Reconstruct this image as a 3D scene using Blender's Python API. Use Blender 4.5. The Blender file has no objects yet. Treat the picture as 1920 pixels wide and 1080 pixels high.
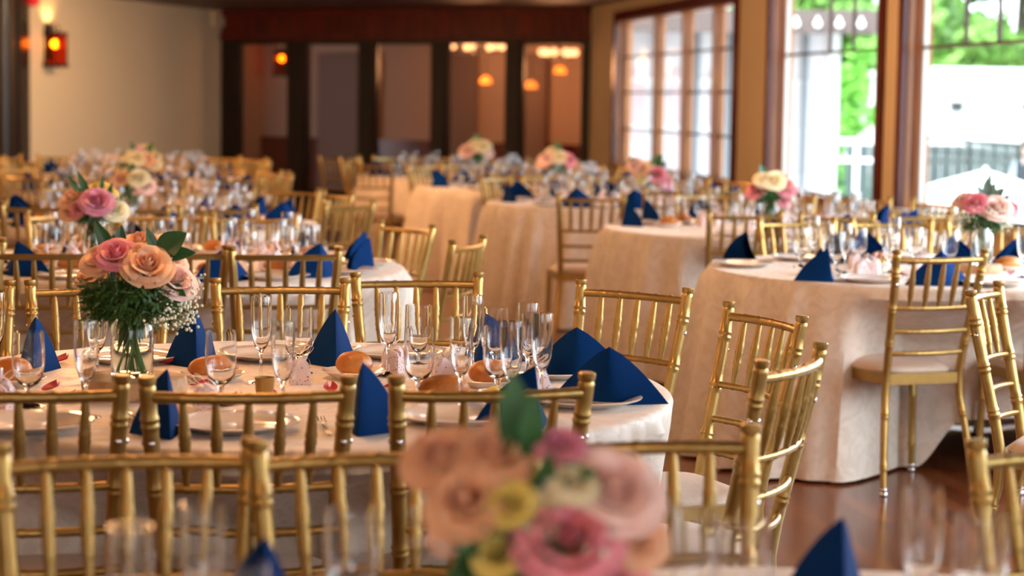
import bpy, math, random
from mathutils import Vector, Matrix

random.seed(7)
SC = bpy.context.scene
COL = SC.collection
PI = math.pi
R = math.radians

# ------------------------------------------------------------------ camera
FPX, PITCH, ROLL, CAM_H = 3887.7, 0.0904, 0.0154, 1.454
cp, sp, cr, sr = math.cos(PITCH), math.sin(PITCH), math.cos(ROLL), math.sin(ROLL)
FW = Vector((0, cp, -sp)); UP0 = Vector((0, sp, cp)); RT0 = Vector((1, 0, 0))
RT = RT0 * cr + UP0 * sr
UP = UP0 * cr - RT0 * sr
cam = bpy.data.cameras.new('camera')
cam.sensor_width = 36.0
cam.lens = FPX / 1920 * 36
cam.clip_end = 300
cam.dof.use_dof = True
cam.dof.focus_distance = 5.35
cam.dof.aperture_fstop = 2.9
camo = bpy.data.objects.new('camera', cam)
camo.matrix_world = Matrix(((RT.x, UP.x, -FW.x, 0), (RT.y, UP.y, -FW.y, 0), (RT.z, UP.z, -FW.z, CAM_H), (0, 0, 0, 1)))
COL.objects.link(camo)
SC.camera = camo


def px(x, y, z):
    """Where a point of the room lands in the photograph's frame."""
    q = Vector((x, y, z - CAM_H))
    w = max(q.dot(FW), 1e-3)
    return 960 + FPX * q.dot(RT) / w, 540 - FPX * q.dot(UP) / w


# ------------------------------------------------------------------ view, world, sun, daylight
SC.view_settings.view_transform = 'Standard'
SC.view_settings.look = 'None'
SC.view_settings.gamma = 1.0
SC.view_settings.use_curve_mapping = False
SC.view_settings.exposure = 0.36
SC.cycles.max_bounces = 10
SC.cycles.transmission_bounces = 10
SC.cycles.transparent_max_bounces = 16
SC.cycles.caustics_reflective = False
SC.cycles.sample_clamp_indirect = 6.0

world = bpy.data.worlds.new('sky')
SC.world = world
world.use_nodes = True
bg = world.node_tree.nodes['Background']
bg.inputs[0].default_value = (0.80, 0.91, 1.0, 1)
bg.inputs[1].default_value = 4.6

sun = bpy.data.lights.new('sun', 'SUN')
sun.energy = 4.2
sun.angle = R(3)
sun.color = (1.0, 0.95, 0.88)
suno = bpy.data.objects.new('sun', sun)
suno.rotation_euler = Vector((0.50, 0.42, -0.76)).to_track_quat('-Z', 'Y').to_euler()
COL.objects.link(suno)

# right wall: local frame, t = distance from the far corner towards the camera, n = outwards
C0 = Vector((0.936, 26.0, 0)); WT = Vector((0.1547, -0.988, 0)); WN = Vector((0.988, 0.1547, 0))


def RW(t, n, z):
    v = C0 + WT * t + WN * n
    return (v.x, v.y, z)


# window openings of the right wall (t0, t1, sill, head); the last four lie beside and behind the camera
WINDOWS = [(1.65, 6.98, 0.74, 2.385), (8.22, 11.03, 0.74, 2.46), (11.6, 15.2, 0.74, 2.50),
           (15.9, 18.7, 0.74, 2.46), (19.3, 22.1, 0.74, 2.46), (22.7, 25.5, 0.74, 2.46), (26.1, 28.9, 0.74, 2.46)]


def area(name, loc, direc, sx, sy, power, color):
    l = bpy.data.lights.new(name, 'AREA')
    l.shape = 'RECTANGLE'; l.size = sx; l.size_y = sy; l.energy = power; l.color = color
    o = bpy.data.objects.new(name, l)
    o.location = loc
    o.rotation_euler = Vector(direc).to_track_quat('-Z', 'Y').to_euler()
    COL.objects.link(o)
    return o


# daylight that enters through the windows beside the camera (all outside the frame)
for (t0, t1, z0, z1), pw in zip(WINDOWS[3:], (130, 105, 12, 4)):
    area('window_daylight', RW((t0 + t1) / 2, -0.03, (z0 + z1) / 2), (-WN.x, -WN.y, -0.25), t1 - t0, z1 - z0, pw, (0.80, 0.91, 1.0))


# ------------------------------------------------------------------ materials
def new_mat(name):
    m = bpy.data.materials.new(name)
    m.use_nodes = True
    return m, m.node_tree, m.node_tree.nodes['Principled BSDF']


def set_in(b, **k):
    for key, v in k.items():
        b.inputs[key.replace('_', ' ')].default_value = v


def mat(name, color, rough=0.5, metal=0.0, noise=None, bump=None, **k):
    """noise = (scale, second colour, contrast); bump = (scale, strength)."""
    m, nt, b = new_mat(name)
    b.inputs['Base Color'].default_value = (*color, 1)
    b.inputs['Roughness'].default_value = rough
    b.inputs['Metallic'].default_value = metal
    set_in(b, **k)
    N, L = nt.nodes, nt.links
    if noise or bump:
        tc = N.new('ShaderNodeTexCoord')
    if noise:
        s, c2, con = noise
        t = N.new('ShaderNodeTexNoise'); t.inputs['Scale'].default_value = s; t.inputs['Detail'].default_value = 5
        L.new(tc.outputs['Object'], t.inputs['Vector'])
        r = N.new('ShaderNodeValToRGB')
        r.color_ramp.elements[0].position = 0.5 - con; r.color_ramp.elements[1].position = 0.5 + con
        r.color_ramp.elements[0].color = (*color, 1); r.color_ramp.elements[1].color = (*c2, 1)
        L.new(t.outputs['Fac'], r.inputs['Fac']); L.new(r.outputs['Color'], b.inputs['Base Color'])
    if bump:
        s, st = bump
        t2 = N.new('ShaderNodeTexNoise'); t2.inputs['Scale'].default_value = s; t2.inputs['Detail'].default_value = 6
        L.new(tc.outputs['Object'], t2.inputs['Vector'])
        bp = N.new('ShaderNodeBump'); bp.inputs['Strength'].default_value = st; bp.inputs['Distance'].default_value = 0.01
        L.new(t2.outputs['Fac'], bp.inputs['Height']); L.new(bp.outputs['Normal'], b.inputs['Normal'])
    return m


def glow(name, color, strength):
    m, nt, b = new_mat(name)
    b.inputs['Base Color'].default_value = (*color, 1)
    b.inputs['Emission Color'].default_value = (*color, 1)
    b.inputs['Emission Strength'].default_value = strength
    return m


def pane_mat(name, tint, refl):
    """A clear flat pane: see-through, with a mirror sheen that grows at grazing angles."""
    m = bpy.data.materials.new(name); m.use_nodes = True
    nt = m.node_tree; N, L = nt.nodes, nt.links
    N.clear()
    out = N.new('ShaderNodeOutputMaterial'); mx = N.new('ShaderNodeMixShader')
    tr = N.new('ShaderNodeBsdfTransparent'); gl = N.new('ShaderNodeBsdfGlossy')
    lw = N.new('ShaderNodeLayerWeight'); mm = N.new('ShaderNodeMath'); mm.operation = 'MULTIPLY'
    lw.inputs['Blend'].default_value = 0.5
    mm.inputs[1].default_value = refl
    tr.inputs['Color'].default_value = (*tint, 1); gl.inputs['Roughness'].default_value = 0.02
    L.new(lw.outputs['Facing'], mm.inputs[0]); L.new(mm.outputs[0], mx.inputs['Fac'])
    L.new(tr.outputs[0], mx.inputs[1]); L.new(gl.outputs[0], mx.inputs[2]); L.new(mx.outputs[0], out.inputs['Surface'])
    return m


def floor_mat():
    m, nt, b = new_mat('polished_floorboards')
    N, L = nt.nodes, nt.links
    tc = N.new('ShaderNodeTexCoord'); mp = N.new('ShaderNodeMapping')
    mp.inputs['Rotation'].default_value = (0, 0, R(-98.9))
    br = N.new('ShaderNodeTexBrick')
    br.inputs['Scale'].default_value = 1.0; br.inputs['Brick Width'].default_value = 1.15; br.inputs['Row Height'].default_value = 0.085
    br.inputs['Mortar Size'].default_value = 0.0018; br.inputs['Mortar'].default_value = (0.035, 0.010, 0.004, 1)
    br.inputs['Color1'].default_value = (0.115, 0.030, 0.011, 1); br.inputs['Color2'].default_value = (0.23, 0.070, 0.025, 1)
    ns = N.new('ShaderNodeTexNoise'); ns.inputs['Scale'].default_value = 6; ns.inputs['Detail'].default_value = 8
    mp2 = N.new('ShaderNodeMapping'); mp2.inputs['Scale'].default_value = (1, 14, 1)
    mx = N.new('ShaderNodeMix'); mx.data_type = 'RGBA'; mx.blend_type = 'MULTIPLY'; mx.inputs['Factor'].default_value = 0.6
    rm = N.new('ShaderNodeValToRGB'); rm.color_ramp.elements[0].color = (0.5, 0.42, 0.4, 1); rm.color_ramp.elements[1].color = (1.1, 1.1, 1.1, 1)
    L.new(tc.outputs['Object'], mp.inputs['Vector']); L.new(mp.outputs[0], br.inputs['Vector'])
    L.new(mp.outputs[0], mp2.inputs['Vector']); L.new(mp2.outputs[0], ns.inputs['Vector']); L.new(ns.outputs['Fac'], rm.inputs['Fac'])
    L.new(br.outputs['Color'], mx.inputs['A']); L.new(rm.outputs['Color'], mx.inputs['B']); L.new(mx.outputs['Result'], b.inputs['Base Color'])
    set_in(b, Roughness=0.20, Specular_IOR_Level=0.42)
    return m


def cloth_mat():
    m, nt, b = new_mat('ivory_damask')
    N, L = nt.nodes, nt.links
    tc = N.new('ShaderNodeTexCoord')
    n1 = N.new('ShaderNodeTexNoise'); n1.inputs['Scale'].default_value = 14; n1.inputs['Detail'].default_value = 3; n1.inputs['Distortion'].default_value = 1.6
    r = N.new('ShaderNodeValToRGB'); r.color_ramp.elements[0].position = 0.44; r.color_ramp.elements[1].position = 0.56
    r.color_ramp.elements[0].color = (0.73, 0.615, 0.505, 1); r.color_ramp.elements[1].color = (0.81, 0.70, 0.595, 1)
    r2 = N.new('ShaderNodeValToRGB'); r2.color_ramp.elements[0].position = 0.44; r2.color_ramp.elements[1].position = 0.56
    r2.color_ramp.elements[0].color = (0.62, 0.62, 0.62, 1); r2.color_ramp.elements[1].color = (0.42, 0.42, 0.42, 1)
    n2 = N.new('ShaderNodeTexNoise'); n2.inputs['Scale'].default_value = 220; n2.inputs['Detail'].default_value = 2
    bp = N.new('ShaderNodeBump'); bp.inputs['Strength'].default_value = 0.25; bp.inputs['Distance'].default_value = 0.004
    L.new(tc.outputs['Object'], n1.inputs['Vector']); L.new(tc.outputs['Object'], n2.inputs['Vector'])
    L.new(n1.outputs['Fac'], r.inputs['Fac']); L.new(n1.outputs['Fac'], r2.inputs['Fac'])
    L.new(r.outputs['Color'], b.inputs['Base Color']); L.new(r2.outputs['Color'], b.inputs['Roughness'])
    L.new(n2.outputs['Fac'], bp.inputs['Height']); L.new(bp.outputs['Normal'], b.inputs['Normal'])
    set_in(b, Sheen_Weight=0.25)
    return m


def wood_mat(name, c1, c2, rough, stretch=(1, 1, 0.08), scale=18):
    m, nt, b = new_mat(name)
    N, L = nt.nodes, nt.links
    tc = N.new('ShaderNodeTexCoord'); mp = N.new('ShaderNodeMapping'); mp.inputs['Scale'].default_value = stretch
    n1 = N.new('ShaderNodeTexNoise'); n1.inputs['Scale'].default_value = scale; n1.inputs['Detail'].default_value = 7; n1.inputs['Distortion'].default_value = 0.6
    r = N.new('ShaderNodeValToRGB'); r.color_ramp.elements[0].position = 0.35; r.color_ramp.elements[1].position = 0.68
    r.color_ramp.elements[0].color = (*c1, 1); r.color_ramp.elements[1].color = (*c2, 1)
    L.new(tc.outputs['Object'], mp.inputs['Vector']); L.new(mp.outputs[0], n1.inputs['Vector']); L.new(n1.outputs['Fac'], r.inputs['Fac'])
    L.new(r.outputs['Color'], b.inputs['Base Color'])
    b.inputs['Roughness'].default_value = rough
    return m


def lace_mat():
    m, nt, b = new_mat('cut_paper_favor')
    N, L = nt.nodes, nt.links
    tc = N.new('ShaderNodeTexCoord')
    v = N.new('ShaderNodeTexVoronoi'); v.inputs['Scale'].default_value = 150
    r = N.new('ShaderNodeValToRGB'); r.color_ramp.interpolation = 'CONSTANT'
    r.color_ramp.elements[0].color = (0.42, 0.12, 0.13, 1); r.color_ramp.elements[1].position = 0.27; r.color_ramp.elements[1].color = (0.90, 0.76, 0.76, 1)
    L.new(tc.outputs['Object'], v.inputs['Vector']); L.new(v.outputs['Distance'], r.inputs['Fac']); L.new(r.outputs['Color'], b.inputs['Base Color'])
    b.inputs['Roughness'].default_value = 0.55
    return m


M = dict(
    gold=mat('gold_paint', (0.42, 0.262, 0.078), 0.31, 0.70, noise=(38, (0.36, 0.22, 0.062), 0.2), bump=(420, 0.10)),
    silver=mat('silver_metal', (0.72, 0.72, 0.74), 0.22, 1.0),
    cushion=mat('beige_seat_fabric', (0.62, 0.46, 0.35), 0.55, bump=(60, 0.15), Sheen_Weight=0.2),
    under=mat('black_underside', (0.02, 0.018, 0.016), 0.7),
    cloth=cloth_mat(),
    navy=mat('navy_napkin', (0.0008, 0.026, 0.125), 0.8, noise=(9, (0.001, 0.036, 0.155), 0.3), bump=(300, 0.2), Specular_IOR_Level=0.08),
    china=mat('white_china', (0.86, 0.80, 0.745), 0.10, Coat_Weight=0.5),
    glass=mat('drinking_glass', (1, 1, 1), 0.0, Transmission_Weight=1.0, IOR=1.45),
    vase=mat('vase_glass', (0.93, 1.0, 0.98), 0.0, Transmission_Weight=1.0, IOR=1.33),
    steel=mat('cutlery_steel', (0.62, 0.60, 0.58), 0.16, 1.0),
    bread=mat('bread_crust', (0.36, 0.095, 0.011), 0.40, noise=(13, (0.62, 0.26, 0.055), 0.18), bump=(70, 0.35)),
    favor=lace_mat(),
    ribbon=mat('white_ribbon', (0.88, 0.80, 0.84), 0.35, Transmission_Weight=0.25),
    petal=mat('red_petal', (0.52, 0.045, 0.075), 0.5),
    butter=mat('butter_yellow', (0.80, 0.58, 0.16), 0.4),
    slab=wood_mat('log_slice', (0.40, 0.22, 0.105), (0.62, 0.40, 0.22), 0.6, (1, 1, 1), 26),
    bark=wood_mat('bark', (0.10, 0.045, 0.02), (0.30, 0.15, 0.07), 0.8, (1, 1, 0.3), 60),
    leaf=mat('dark_leaf', (0.020, 0.090, 0.028), 0.35, noise=(30, (0.045, 0.16, 0.05), 0.3)),
    leaf2=mat('eucalyptus_leaf', (0.055, 0.115, 0.085), 0.4, noise=(30, (0.13, 0.21, 0.16), 0.3)),
    fern=mat('fern_green', (0.018, 0.060, 0.008), 0.55, noise=(40, (0.055, 0.13, 0.018), 0.3)),
    stem=mat('flower_stem', (0.085, 0.21, 0.040), 0.45),
    breath=mat('baby_breath', (0.72, 0.72, 0.56), 0.6),
    pink=mat('pink_rose', (0.78, 0.22, 0.29), 0.5, noise=(24, (0.86, 0.36, 0.40), 0.3), Subsurface_Weight=0.1),
    peach=mat('peach_rose', (0.84, 0.44, 0.25), 0.5, noise=(24, (0.90, 0.58, 0.38), 0.3), Subsurface_Weight=0.1),
    blush=mat('blush_rose', (0.88, 0.56, 0.50), 0.5, noise=(24, (0.92, 0.68, 0.60), 0.3), Subsurface_Weight=0.1),
    cream=mat('cream_rose', (0.86, 0.76, 0.46), 0.5, noise=(24, (0.90, 0.82, 0.60), 0.3), Subsurface_Weight=0.1),
    mauve=mat('mauve_rose', (0.68, 0.22, 0.36), 0.5, noise=(24, (0.80, 0.36, 0.46), 0.3), Subsurface_Weight=0.1),
    yellow=mat('yellow_bloom', (0.74, 0.58, 0.10), 0.55, noise=(40, (0.84, 0.72, 0.26), 0.3)),
    wall=mat('beige_wall', (0.66, 0.505, 0.315), 0.85, noise=(1.5, (0.68, 0.525, 0.33), 0.4), bump=(90, 0.12)),
    ceil=mat('dark_ceiling', (0.075, 0.028, 0.018), 0.5),
    mahog=wood_mat('mahogany', (0.060, 0.004, 0.002), (0.165, 0.013, 0.005), 0.24),
    darkwood=wood_mat('dark_wood', (0.006, 0.0025, 0.002), (0.018, 0.007, 0.005), 0.30),
    oak=wood_mat('window_wood', (0.25, 0.082, 0.018), (0.46, 0.18, 0.04), 0.34),
    lead=mat('dark_muntin', (0.07, 0.035, 0.025), 0.45),
    alu=mat('white_sash', (0.70, 0.74, 0.74), 0.4),
    pane=pane_mat('window_pane', (0.96, 0.985, 0.985), 0.18),
    tint=pane_mat('smoked_pane', (0.62, 0.50, 0.46), 0.30),
    backwall=mat('tan_wall_beyond', (0.52, 0.37, 0.28), 0.8),
    dimwood=mat('brown_panel', (0.20, 0.125, 0.10), 0.6),
    black=mat('black_iron', (0.018, 0.014, 0.012), 0.4, 0.5),
    amber=glow('amber_glass', (1.0, 0.30, 0.03), 1.5),
    bulb=glow('lit_bulb', (1.0, 0.62, 0.22), 22.0),
    globe=glow('warm_globe', (1.0, 0.58, 0.27), 3.5),
    redlamp=glow('red_glass', (0.62, 0.012, 0.012), 0.35),
    bulbday=glow('string_bulb', (0.92, 0.94, 0.96), 0.25),
    stucco=mat('white_stucco', (0.86, 0.85, 0.84), 0.8),
    siding=mat('lilac_siding', (0.80, 0.76, 0.79), 0.7, noise=(1.2, (0.88, 0.86, 0.88), 0.4)),
    pilaster=mat('grey_pilaster', (0.20, 0.215, 0.235), 0.6),
    eave=mat('brown_eave', (0.13, 0.095, 0.085), 0.7),
    rose_siding=mat('pink_siding', (0.74, 0.58, 0.60), 0.7),
    whitepaint=mat('white_paint', (0.86, 0.90, 0.90), 0.4),
    paving=mat('pale_paving', (0.58, 0.58, 0.56), 0.8, noise=(2, (0.66, 0.66, 0.64), 0.3)),
    rail=mat('grey_green_rail', (0.018, 0.030, 0.028), 0.5),
    fence=mat('pale_fence', (0.085, 0.115, 0.11), 0.7),
    canvas=mat('white_canvas', (0.88, 0.88, 0.87), 0.7),
    tree=mat('tree_leaf', (0.10, 0.27, 0.040), 0.6, noise=(0.8, (0.26, 0.46, 0.10), 0.25)),
    shrub=mat('bright_shrub', (0.13, 0.42, 0.035), 0.6, noise=(3, (0.24, 0.58, 0.08), 0.25)),
    trunk=mat('tree_bark', (0.12, 0.09, 0.07), 0.9),
    skin=mat('skin', (0.66, 0.40, 0.29), 0.5),
    shirt=mat('pale_blue_shirt', (0.62, 0.72, 0.84), 0.7),
    vest=mat('dark_vest', (0.025, 0.035, 0.06), 0.7),
    trousers=mat('dark_trousers', (0.03, 0.03, 0.04), 0.7),
    hair=mat('brown_hair', (0.06, 0.035, 0.02), 0.6),
    floor=floor_mat(),
)


# ------------------------------------------------------------------ mesh building
class MB:
    """Collects shapes and links them as one mesh object."""
    def __init__(s):
        s.v, s.f, s.m = [], [], []

    def add(s, vs, fs, mi=0):
        o = len(s.v)
        s.v += [tuple(v) for v in vs]
        s.f += [tuple(i + o for i in f) for f in fs]
        s.m += [mi] * len(fs)
        return s

    def box(s, x0, x1, y0, y1, z0, z1, mi=0, f=None):
        vs = [(x, y, z) for z in (z0, z1) for y in (y0, y1) for x in (x0, x1)]
        if f:
            vs = [f(*v) for v in vs]
        return s.add(vs, [(0, 2, 3, 1), (4, 5, 7, 6), (0, 1, 5, 4), (2, 6, 7, 3), (0, 4, 6, 2), (1, 3, 7, 5)], mi)

    def bar(s, a, b, w, h, mi=0):
        """A straight rectangular bar from a to b."""
        a, b = Vector(a), Vector(b)
        d = (b - a).normalized()
        u = d.cross(Vector((0, 0, 1)))
        if u.length < 1e-4: u = Vector((1, 0, 0))
        u.normalize(); w2 = d.cross(u)
        vs = [p + u * (i * w / 2) + w2 * (j * h / 2) for p in (a, b) for i, j in ((-1, -1), (1, -1), (1, 1), (-1, 1))]
        return s.add(vs, [(0, 1, 2, 3), (7, 6, 5, 4), (0, 4, 5, 1), (1, 5, 6, 2), (2, 6, 7, 3), (3, 7, 4, 0)], mi)

    def tube(s, pts, rad, n=10, mi=0, caps=True):
        pts = [Vector(p) for p in pts]
        k = len(pts)
        if not hasattr(rad, '__len__'): rad = [rad] * k
        vs, fs = [], []
        ref = None
        for i in range(k):
            d = (pts[min(i + 1, k - 1)] - pts[max(i - 1, 0)]).normalized()
            if ref is None:
                ref = d.orthogonal().normalized()
            else:
                ref = (ref - d * ref.dot(d)).normalized()
            q = d.cross(ref)
            for j in range(n):
                a = 2 * PI * j / n
                vs.append(pts[i] + (ref * math.cos(a) + q * math.sin(a)) * rad[i])
        for i in range(k - 1):
            for j in range(n):
                fs.append((i * n + j, i * n + (j + 1) % n, (i + 1) * n + (j + 1) % n, (i + 1) * n + j))
        if caps:
            fs.append(tuple(range(n - 1, -1, -1)))
            fs.append(tuple((k - 1) * n + j for j in range(n)))
        return s.add(vs, fs, mi)

    def lathe(s, prof, n=24, c=(0, 0, 0), mi=0, closed=False):
        """prof = [(radius, z)], bottom to top; radius 0 makes a pole."""
        vs, fs, rows = [], [], []
        for (r, z) in prof:
            if r < 1e-6:
                rows.append([len(vs)]); vs.append((c[0], c[1], c[2] + z))
            else:
                rows.append(list(range(len(vs), len(vs) + n)))
                vs += [(c[0] + r * math.cos(2 * PI * j / n), c[1] + r * math.sin(2 * PI * j / n), c[2] + z) for j in range(n)]
        pairs = list(zip(rows, rows[1:])) + ([(rows[-1], rows[0])] if closed else [])
        for a, b in pairs:
            for j in range(n):
                j2 = (j + 1) % n
                if len(a) == 1 and len(b) == 1: break
                if len(a) == 1: fs.append((a[0], b[j2], b[j]))
                elif len(b) == 1: fs.append((a[j], a[j2], b[0]))
                else: fs.append((a[j], a[j2], b[j2], b[j]))
        return s.add(vs, fs, mi)

    def grid(s, P, mi=0):
        """P[i][j] = points."""
        h, w = len(P), len(P[0])
        return s.add([q for row in P for q in row],
                     [(i * w + j, i * w + j + 1, (i + 1) * w + j + 1, (i + 1) * w + j) for i in range(h - 1) for j in range(w - 1)], mi)

    def ball(s, c, r, nu=10, nv=6, sc=(1, 1, 1), mi=0):
        prof = [(0, -1)] + [(math.sin(PI * i / nv), -math.cos(PI * i / nv)) for i in range(1, nv)] + [(0, 1)]
        o = len(s.v)
        s.lathe(prof, nu, mi=mi)
        for i in range(o, len(s.v)):
            x, y, z = s.v[i]
            s.v[i] = (c[0] + x * r * sc[0], c[1] + y * r * sc[1], c[2] + z * r * sc[2])
        return s

    def mesh(s, name, mats, smooth=True):
        me = bpy.data.meshes.new(name)
        me.from_pydata(s.v, [], s.f)
        for m in (mats if isinstance(mats, (list, tuple)) else [mats]):
            me.materials.append(m)
        if any(s.m):
            me.polygons.foreach_set('material_index', s.m)
        if smooth:
            me.polygons.foreach_set('use_smooth', [True] * len(me.polygons))
            try:
                me.set_sharp_from_angle(angle=R(42))
            except Exception:
                pass
        me.update()
        return me


def put(name, me, parent=None, loc=(0, 0, 0), rz=0.0):
    o = bpy.data.objects.new(name, me)
    COL.objects.link(o)
    o.parent = parent
    o.location = loc
    o.rotation_euler = (0, 0, rz)
    return o


def obj(name, mb, m, parent=None, smooth=True, **k):
    return put(name, mb.mesh(name, m, smooth), parent, **k)


def tag(o, label, cat, group=None):
    o['label'] = label; o['category'] = cat
    if group: o['group'] = group
    return o


def thing(name, label, cat, loc=(0, 0, 0), rz=0.0, group=None):
    o = bpy.data.objects.new(name, None)
    o.empty_display_size = 0.1
    COL.objects.link(o)
    o.location = loc; o.rotation_euler = (0, 0, rz)
    return tag(o, label, cat, group)


def struct(name, mb, m, parent=None, smooth=False):
    o = obj(name, mb, m, parent, smooth)
    if parent is None: o['kind'] = 'structure'
    return o


def proto(name, parts):
    """A kind of thing as a recipe: parts = [(name, mesh, [(sub name, mesh)])]; place() copies it."""
    return dict(name=name, parts=parts)


def place(pr, loc, rz, label, cat, group):
    """One instance: a single mesh when the recipe has one part, else an Empty with a child per part."""
    if len(pr['parts']) == 1 and not pr['parts'][0][2]:
        o = put(pr['name'], pr['parts'][0][1], None, loc, rz)
        return tag(o, label, cat, group)
    t = thing(pr['name'], label, cat, loc, rz, group)
    for (n, me, subs) in pr['parts']:
        c = put(n, me, t)
        for (sn, sme) in subs:
            put(sn, sme, c)
    return t


ORD = 'first second third fourth fifth sixth seventh eighth ninth tenth eleventh twelfth thirteenth fourteenth fifteenth sixteenth seventeenth eighteenth nineteenth twentieth'.split()
ORD += ['twenty-' + w for w in ORD[:9]] + ['thirtieth'] + ['thirty-' + w for w in ORD[:9]] + ['fortieth']
PENDING = []     # (kind key, table phrase, x in picture, place arguments); labelled in order once all are known


def ask(pr, loc, rz, what, cat, group, table, label=None, z=0.1):
    u, v = px(loc[0], loc[1], loc[2] + z)
    w_ = 60 + 0.24 * FPX / max(loc[1], 1) if pr['name'] == 'ballroom_chair' else 40
    if label is None and not (-w_ < u < 1920 + w_ and v < 1150):
        return
    PENDING.append([pr, loc, rz, what, cat, group, table, label, u])


def flush():
    by = {}
    for p in PENDING:
        if p[7] is None:
            by.setdefault((p[3], p[6]), []).append(p)
    for (what, table), ps in by.items():
        ps.sort(key=lambda p: p[8])
        for i, p in enumerate(ps):
            if len(ps) == 1: p[7] = f'only {what} {table}'
            elif i == len(ps) - 1: p[7] = f'{what}, last from left {table}'
            else: p[7] = f'{what}, {ORD[i]} from left {table}'
    for p in PENDING:
        place(p[0], p[1], p[2], p[7], p[4], p[5])


# ------------------------------------------------------------------ room shell
CEIL = 2.62
fl = MB(); fl.add([(-7.5, -5, 0), (RW(31, 0, 0)[0], RW(31, 0, 0)[1], 0), RW(0, 0, 0), (1.0, 33.5, 0), (-7.5, 33.5, 0)], [(0, 1, 2, 3, 4)])
struct('floor', fl, M['floor'])
ce = MB()
cpoly = [(-7.5, -5.2), RW(31, 0.3, 0)[:2], RW(-0.3, 0.3, 0)[:2], (1.2, 29.2), (-5.0, 33.5), (-7.5, 33.5)]
ce.add([(x, y, z) for z in (CEIL, CEIL + 0.15) for (x, y) in cpoly], [(5, 4, 3, 2, 1, 0), (6, 7, 8, 9, 10, 11)] + [(i, (i + 1) % 6, 6 + (i + 1) % 6, 6 + i) for i in range(6)])
struct('ceiling', ce, M['ceil'])

# right wall with its window openings
w = MB()
ts = [0.0]
prev = 0.0
TH = 0.17
for (t0, t1, z0, z1) in WINDOWS:
    w.box(prev, t0, 0, TH, 0, CEIL, f=RW)
    w.box(t0, t1, 0, TH, 0, z0, f=RW)
    w.box(t0, t1, 0, TH, z1, CEIL, f=RW)
    prev = t1
w.box(prev, 31, 0, TH, 0, CEIL, f=RW)
struct('wall_right', w, M['wall'])

# far wall: glazed doors under a mahogany header; it runs slantwise from the left wall to the right wall
DL = Vector((-4.10, 29.0, 0)); DR = Vector((0.936, 26.0, 0))
DLEN = (DR - DL).length
DT = (DR - DL).normalized(); DN = Vector((-DT.y, DT.x, 0))    # DN points away from the camera


def FWALL(s, n, z):
    v = DL + DT * s + DN * n
    return (v.x, v.y, z)


def s_at(xp):
    """Distance along the far wall at which the given picture column meets it."""
    a = (xp - 960) / FPX * 1.0
    return (a * DL.y - DL.x) / (DT.x - a * DT.y)


HEAD = 2.22
w = MB()
w.box(-0.05, DLEN, 0.0, 0.3, HEAD, CEIL, f=FWALL)
w.box(-0.05, DLEN, -0.06, 0.0, HEAD + 0.02, HEAD + 0.07, f=FWALL)
w.box(-0.05, DLEN, -0.10, 0.0, CEIL - 0.08, CEIL, f=FWALL)
struct('wall_far', w, M['mahog'])
edges = [(440, 535), (566, 667), (695, 803), (828, 942), (968, 1085)]
posts = [(411, 440), (535, 566), (667, 695), (803, 828), (942, 968), (1085, 1100)]
for k, (a, b) in enumerate(edges):
    sa, sb = s_at(a), s_at(b)
    d = MB()
    d.box(sa - 0.005, sa + 0.035, 0.04, 0.10, 0.02, HEAD, f=FWALL); d.box(sb - 0.035, sb + 0.005, 0.04, 0.10, 0.02, HEAD, f=FWALL)
    d.box(sa + 0.035, sb - 0.035, 0.04, 0.10, HEAD - 0.06, HEAD, f=FWALL); d.box(sa + 0.035, sb - 0.035, 0.04, 0.10, 0.02, 0.20, f=FWALL)
    dr = struct(f'door_{k + 1}', d, M['darkwood'])
    g = MB(); g.add([FWALL(sa + 0.03, 0.07, 0.19), FWALL(sb - 0.03, 0.07, 0.19), FWALL(sb - 0.03, 0.07, HEAD - 0.05), FWALL(sa + 0.03, 0.07, HEAD - 0.05)], [(0, 1, 2, 3)])
    obj('door_pane', g, M['tint'], dr, smooth=False)
for k, (a, b) in enumerate(posts):
    d = MB(); d.box(max(s_at(a), 0.0), s_at(b), 0.0, 0.16, 0, HEAD, f=FWALL)
    struct(f'trim_{k + 1}', d, M['darkwood'])
# the room beyond the doors
w = MB()
w.box(-1.2, 4.51, 2.4, 2.5, 0, CEIL, f=FWALL)
w.box(-1.2, -1.1, 0.3, 2.4, 0, CEIL, f=FWALL)
w.bar((0.97, 26.2, CEIL / 2), (1.03, 28.9, CEIL / 2), 0.08, CEIL)
struct('wall_beyond', w, M['backwall'])
w = MB()
for xs in ((-0.02, 1.05), (2.15, 2.75), (3.5, 3.9)):
    w.box(xs[0], xs[1], 2.30, 2.40, 0, 2.1, f=FWALL)
struct('trim_7', w, M['dimwood'])
w = MB(); w.box(-1.1, 4.45, 2.33, 2.40, 0.0, 0.85, f=FWALL)
struct('trim_8', w, M['mahog'])

# slanting beige wall on the left with a small cap at its far end
LWA = Vector((-5.46, 23.3, 0)); LWB = DL
LT = (LWB - LWA).normalized(); LN = Vector((-LT.y, LT.x, 0))


def LWALL(s, n, z):
    v = LWA + LT * s + LN * n
    return (v.x, v.y, z)


LLEN = (LWB - LWA).length
w = MB(); w.box(-0.4, LLEN, 0, 0.15, 0, CEIL, f=LWALL)
struct('wall_left', w, M['wall'])
w = MB(); w.box(LLEN - 0.35, LLEN + 0.10, -0.06, 0.16, CEIL - 0.22, CEIL, f=LWALL)
struct('trim_9', w, M['wall'])
w = MB(); w.box(-7.2, -7.05, -5, 23.5, 0, CEIL)
struct('wall_west', w, M['wall'])
w = MB(); w.box(-7.05, -6.0, 23.0, 23.3, 0, CEIL)
struct('wall_return', w, M['mahog'])
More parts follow.
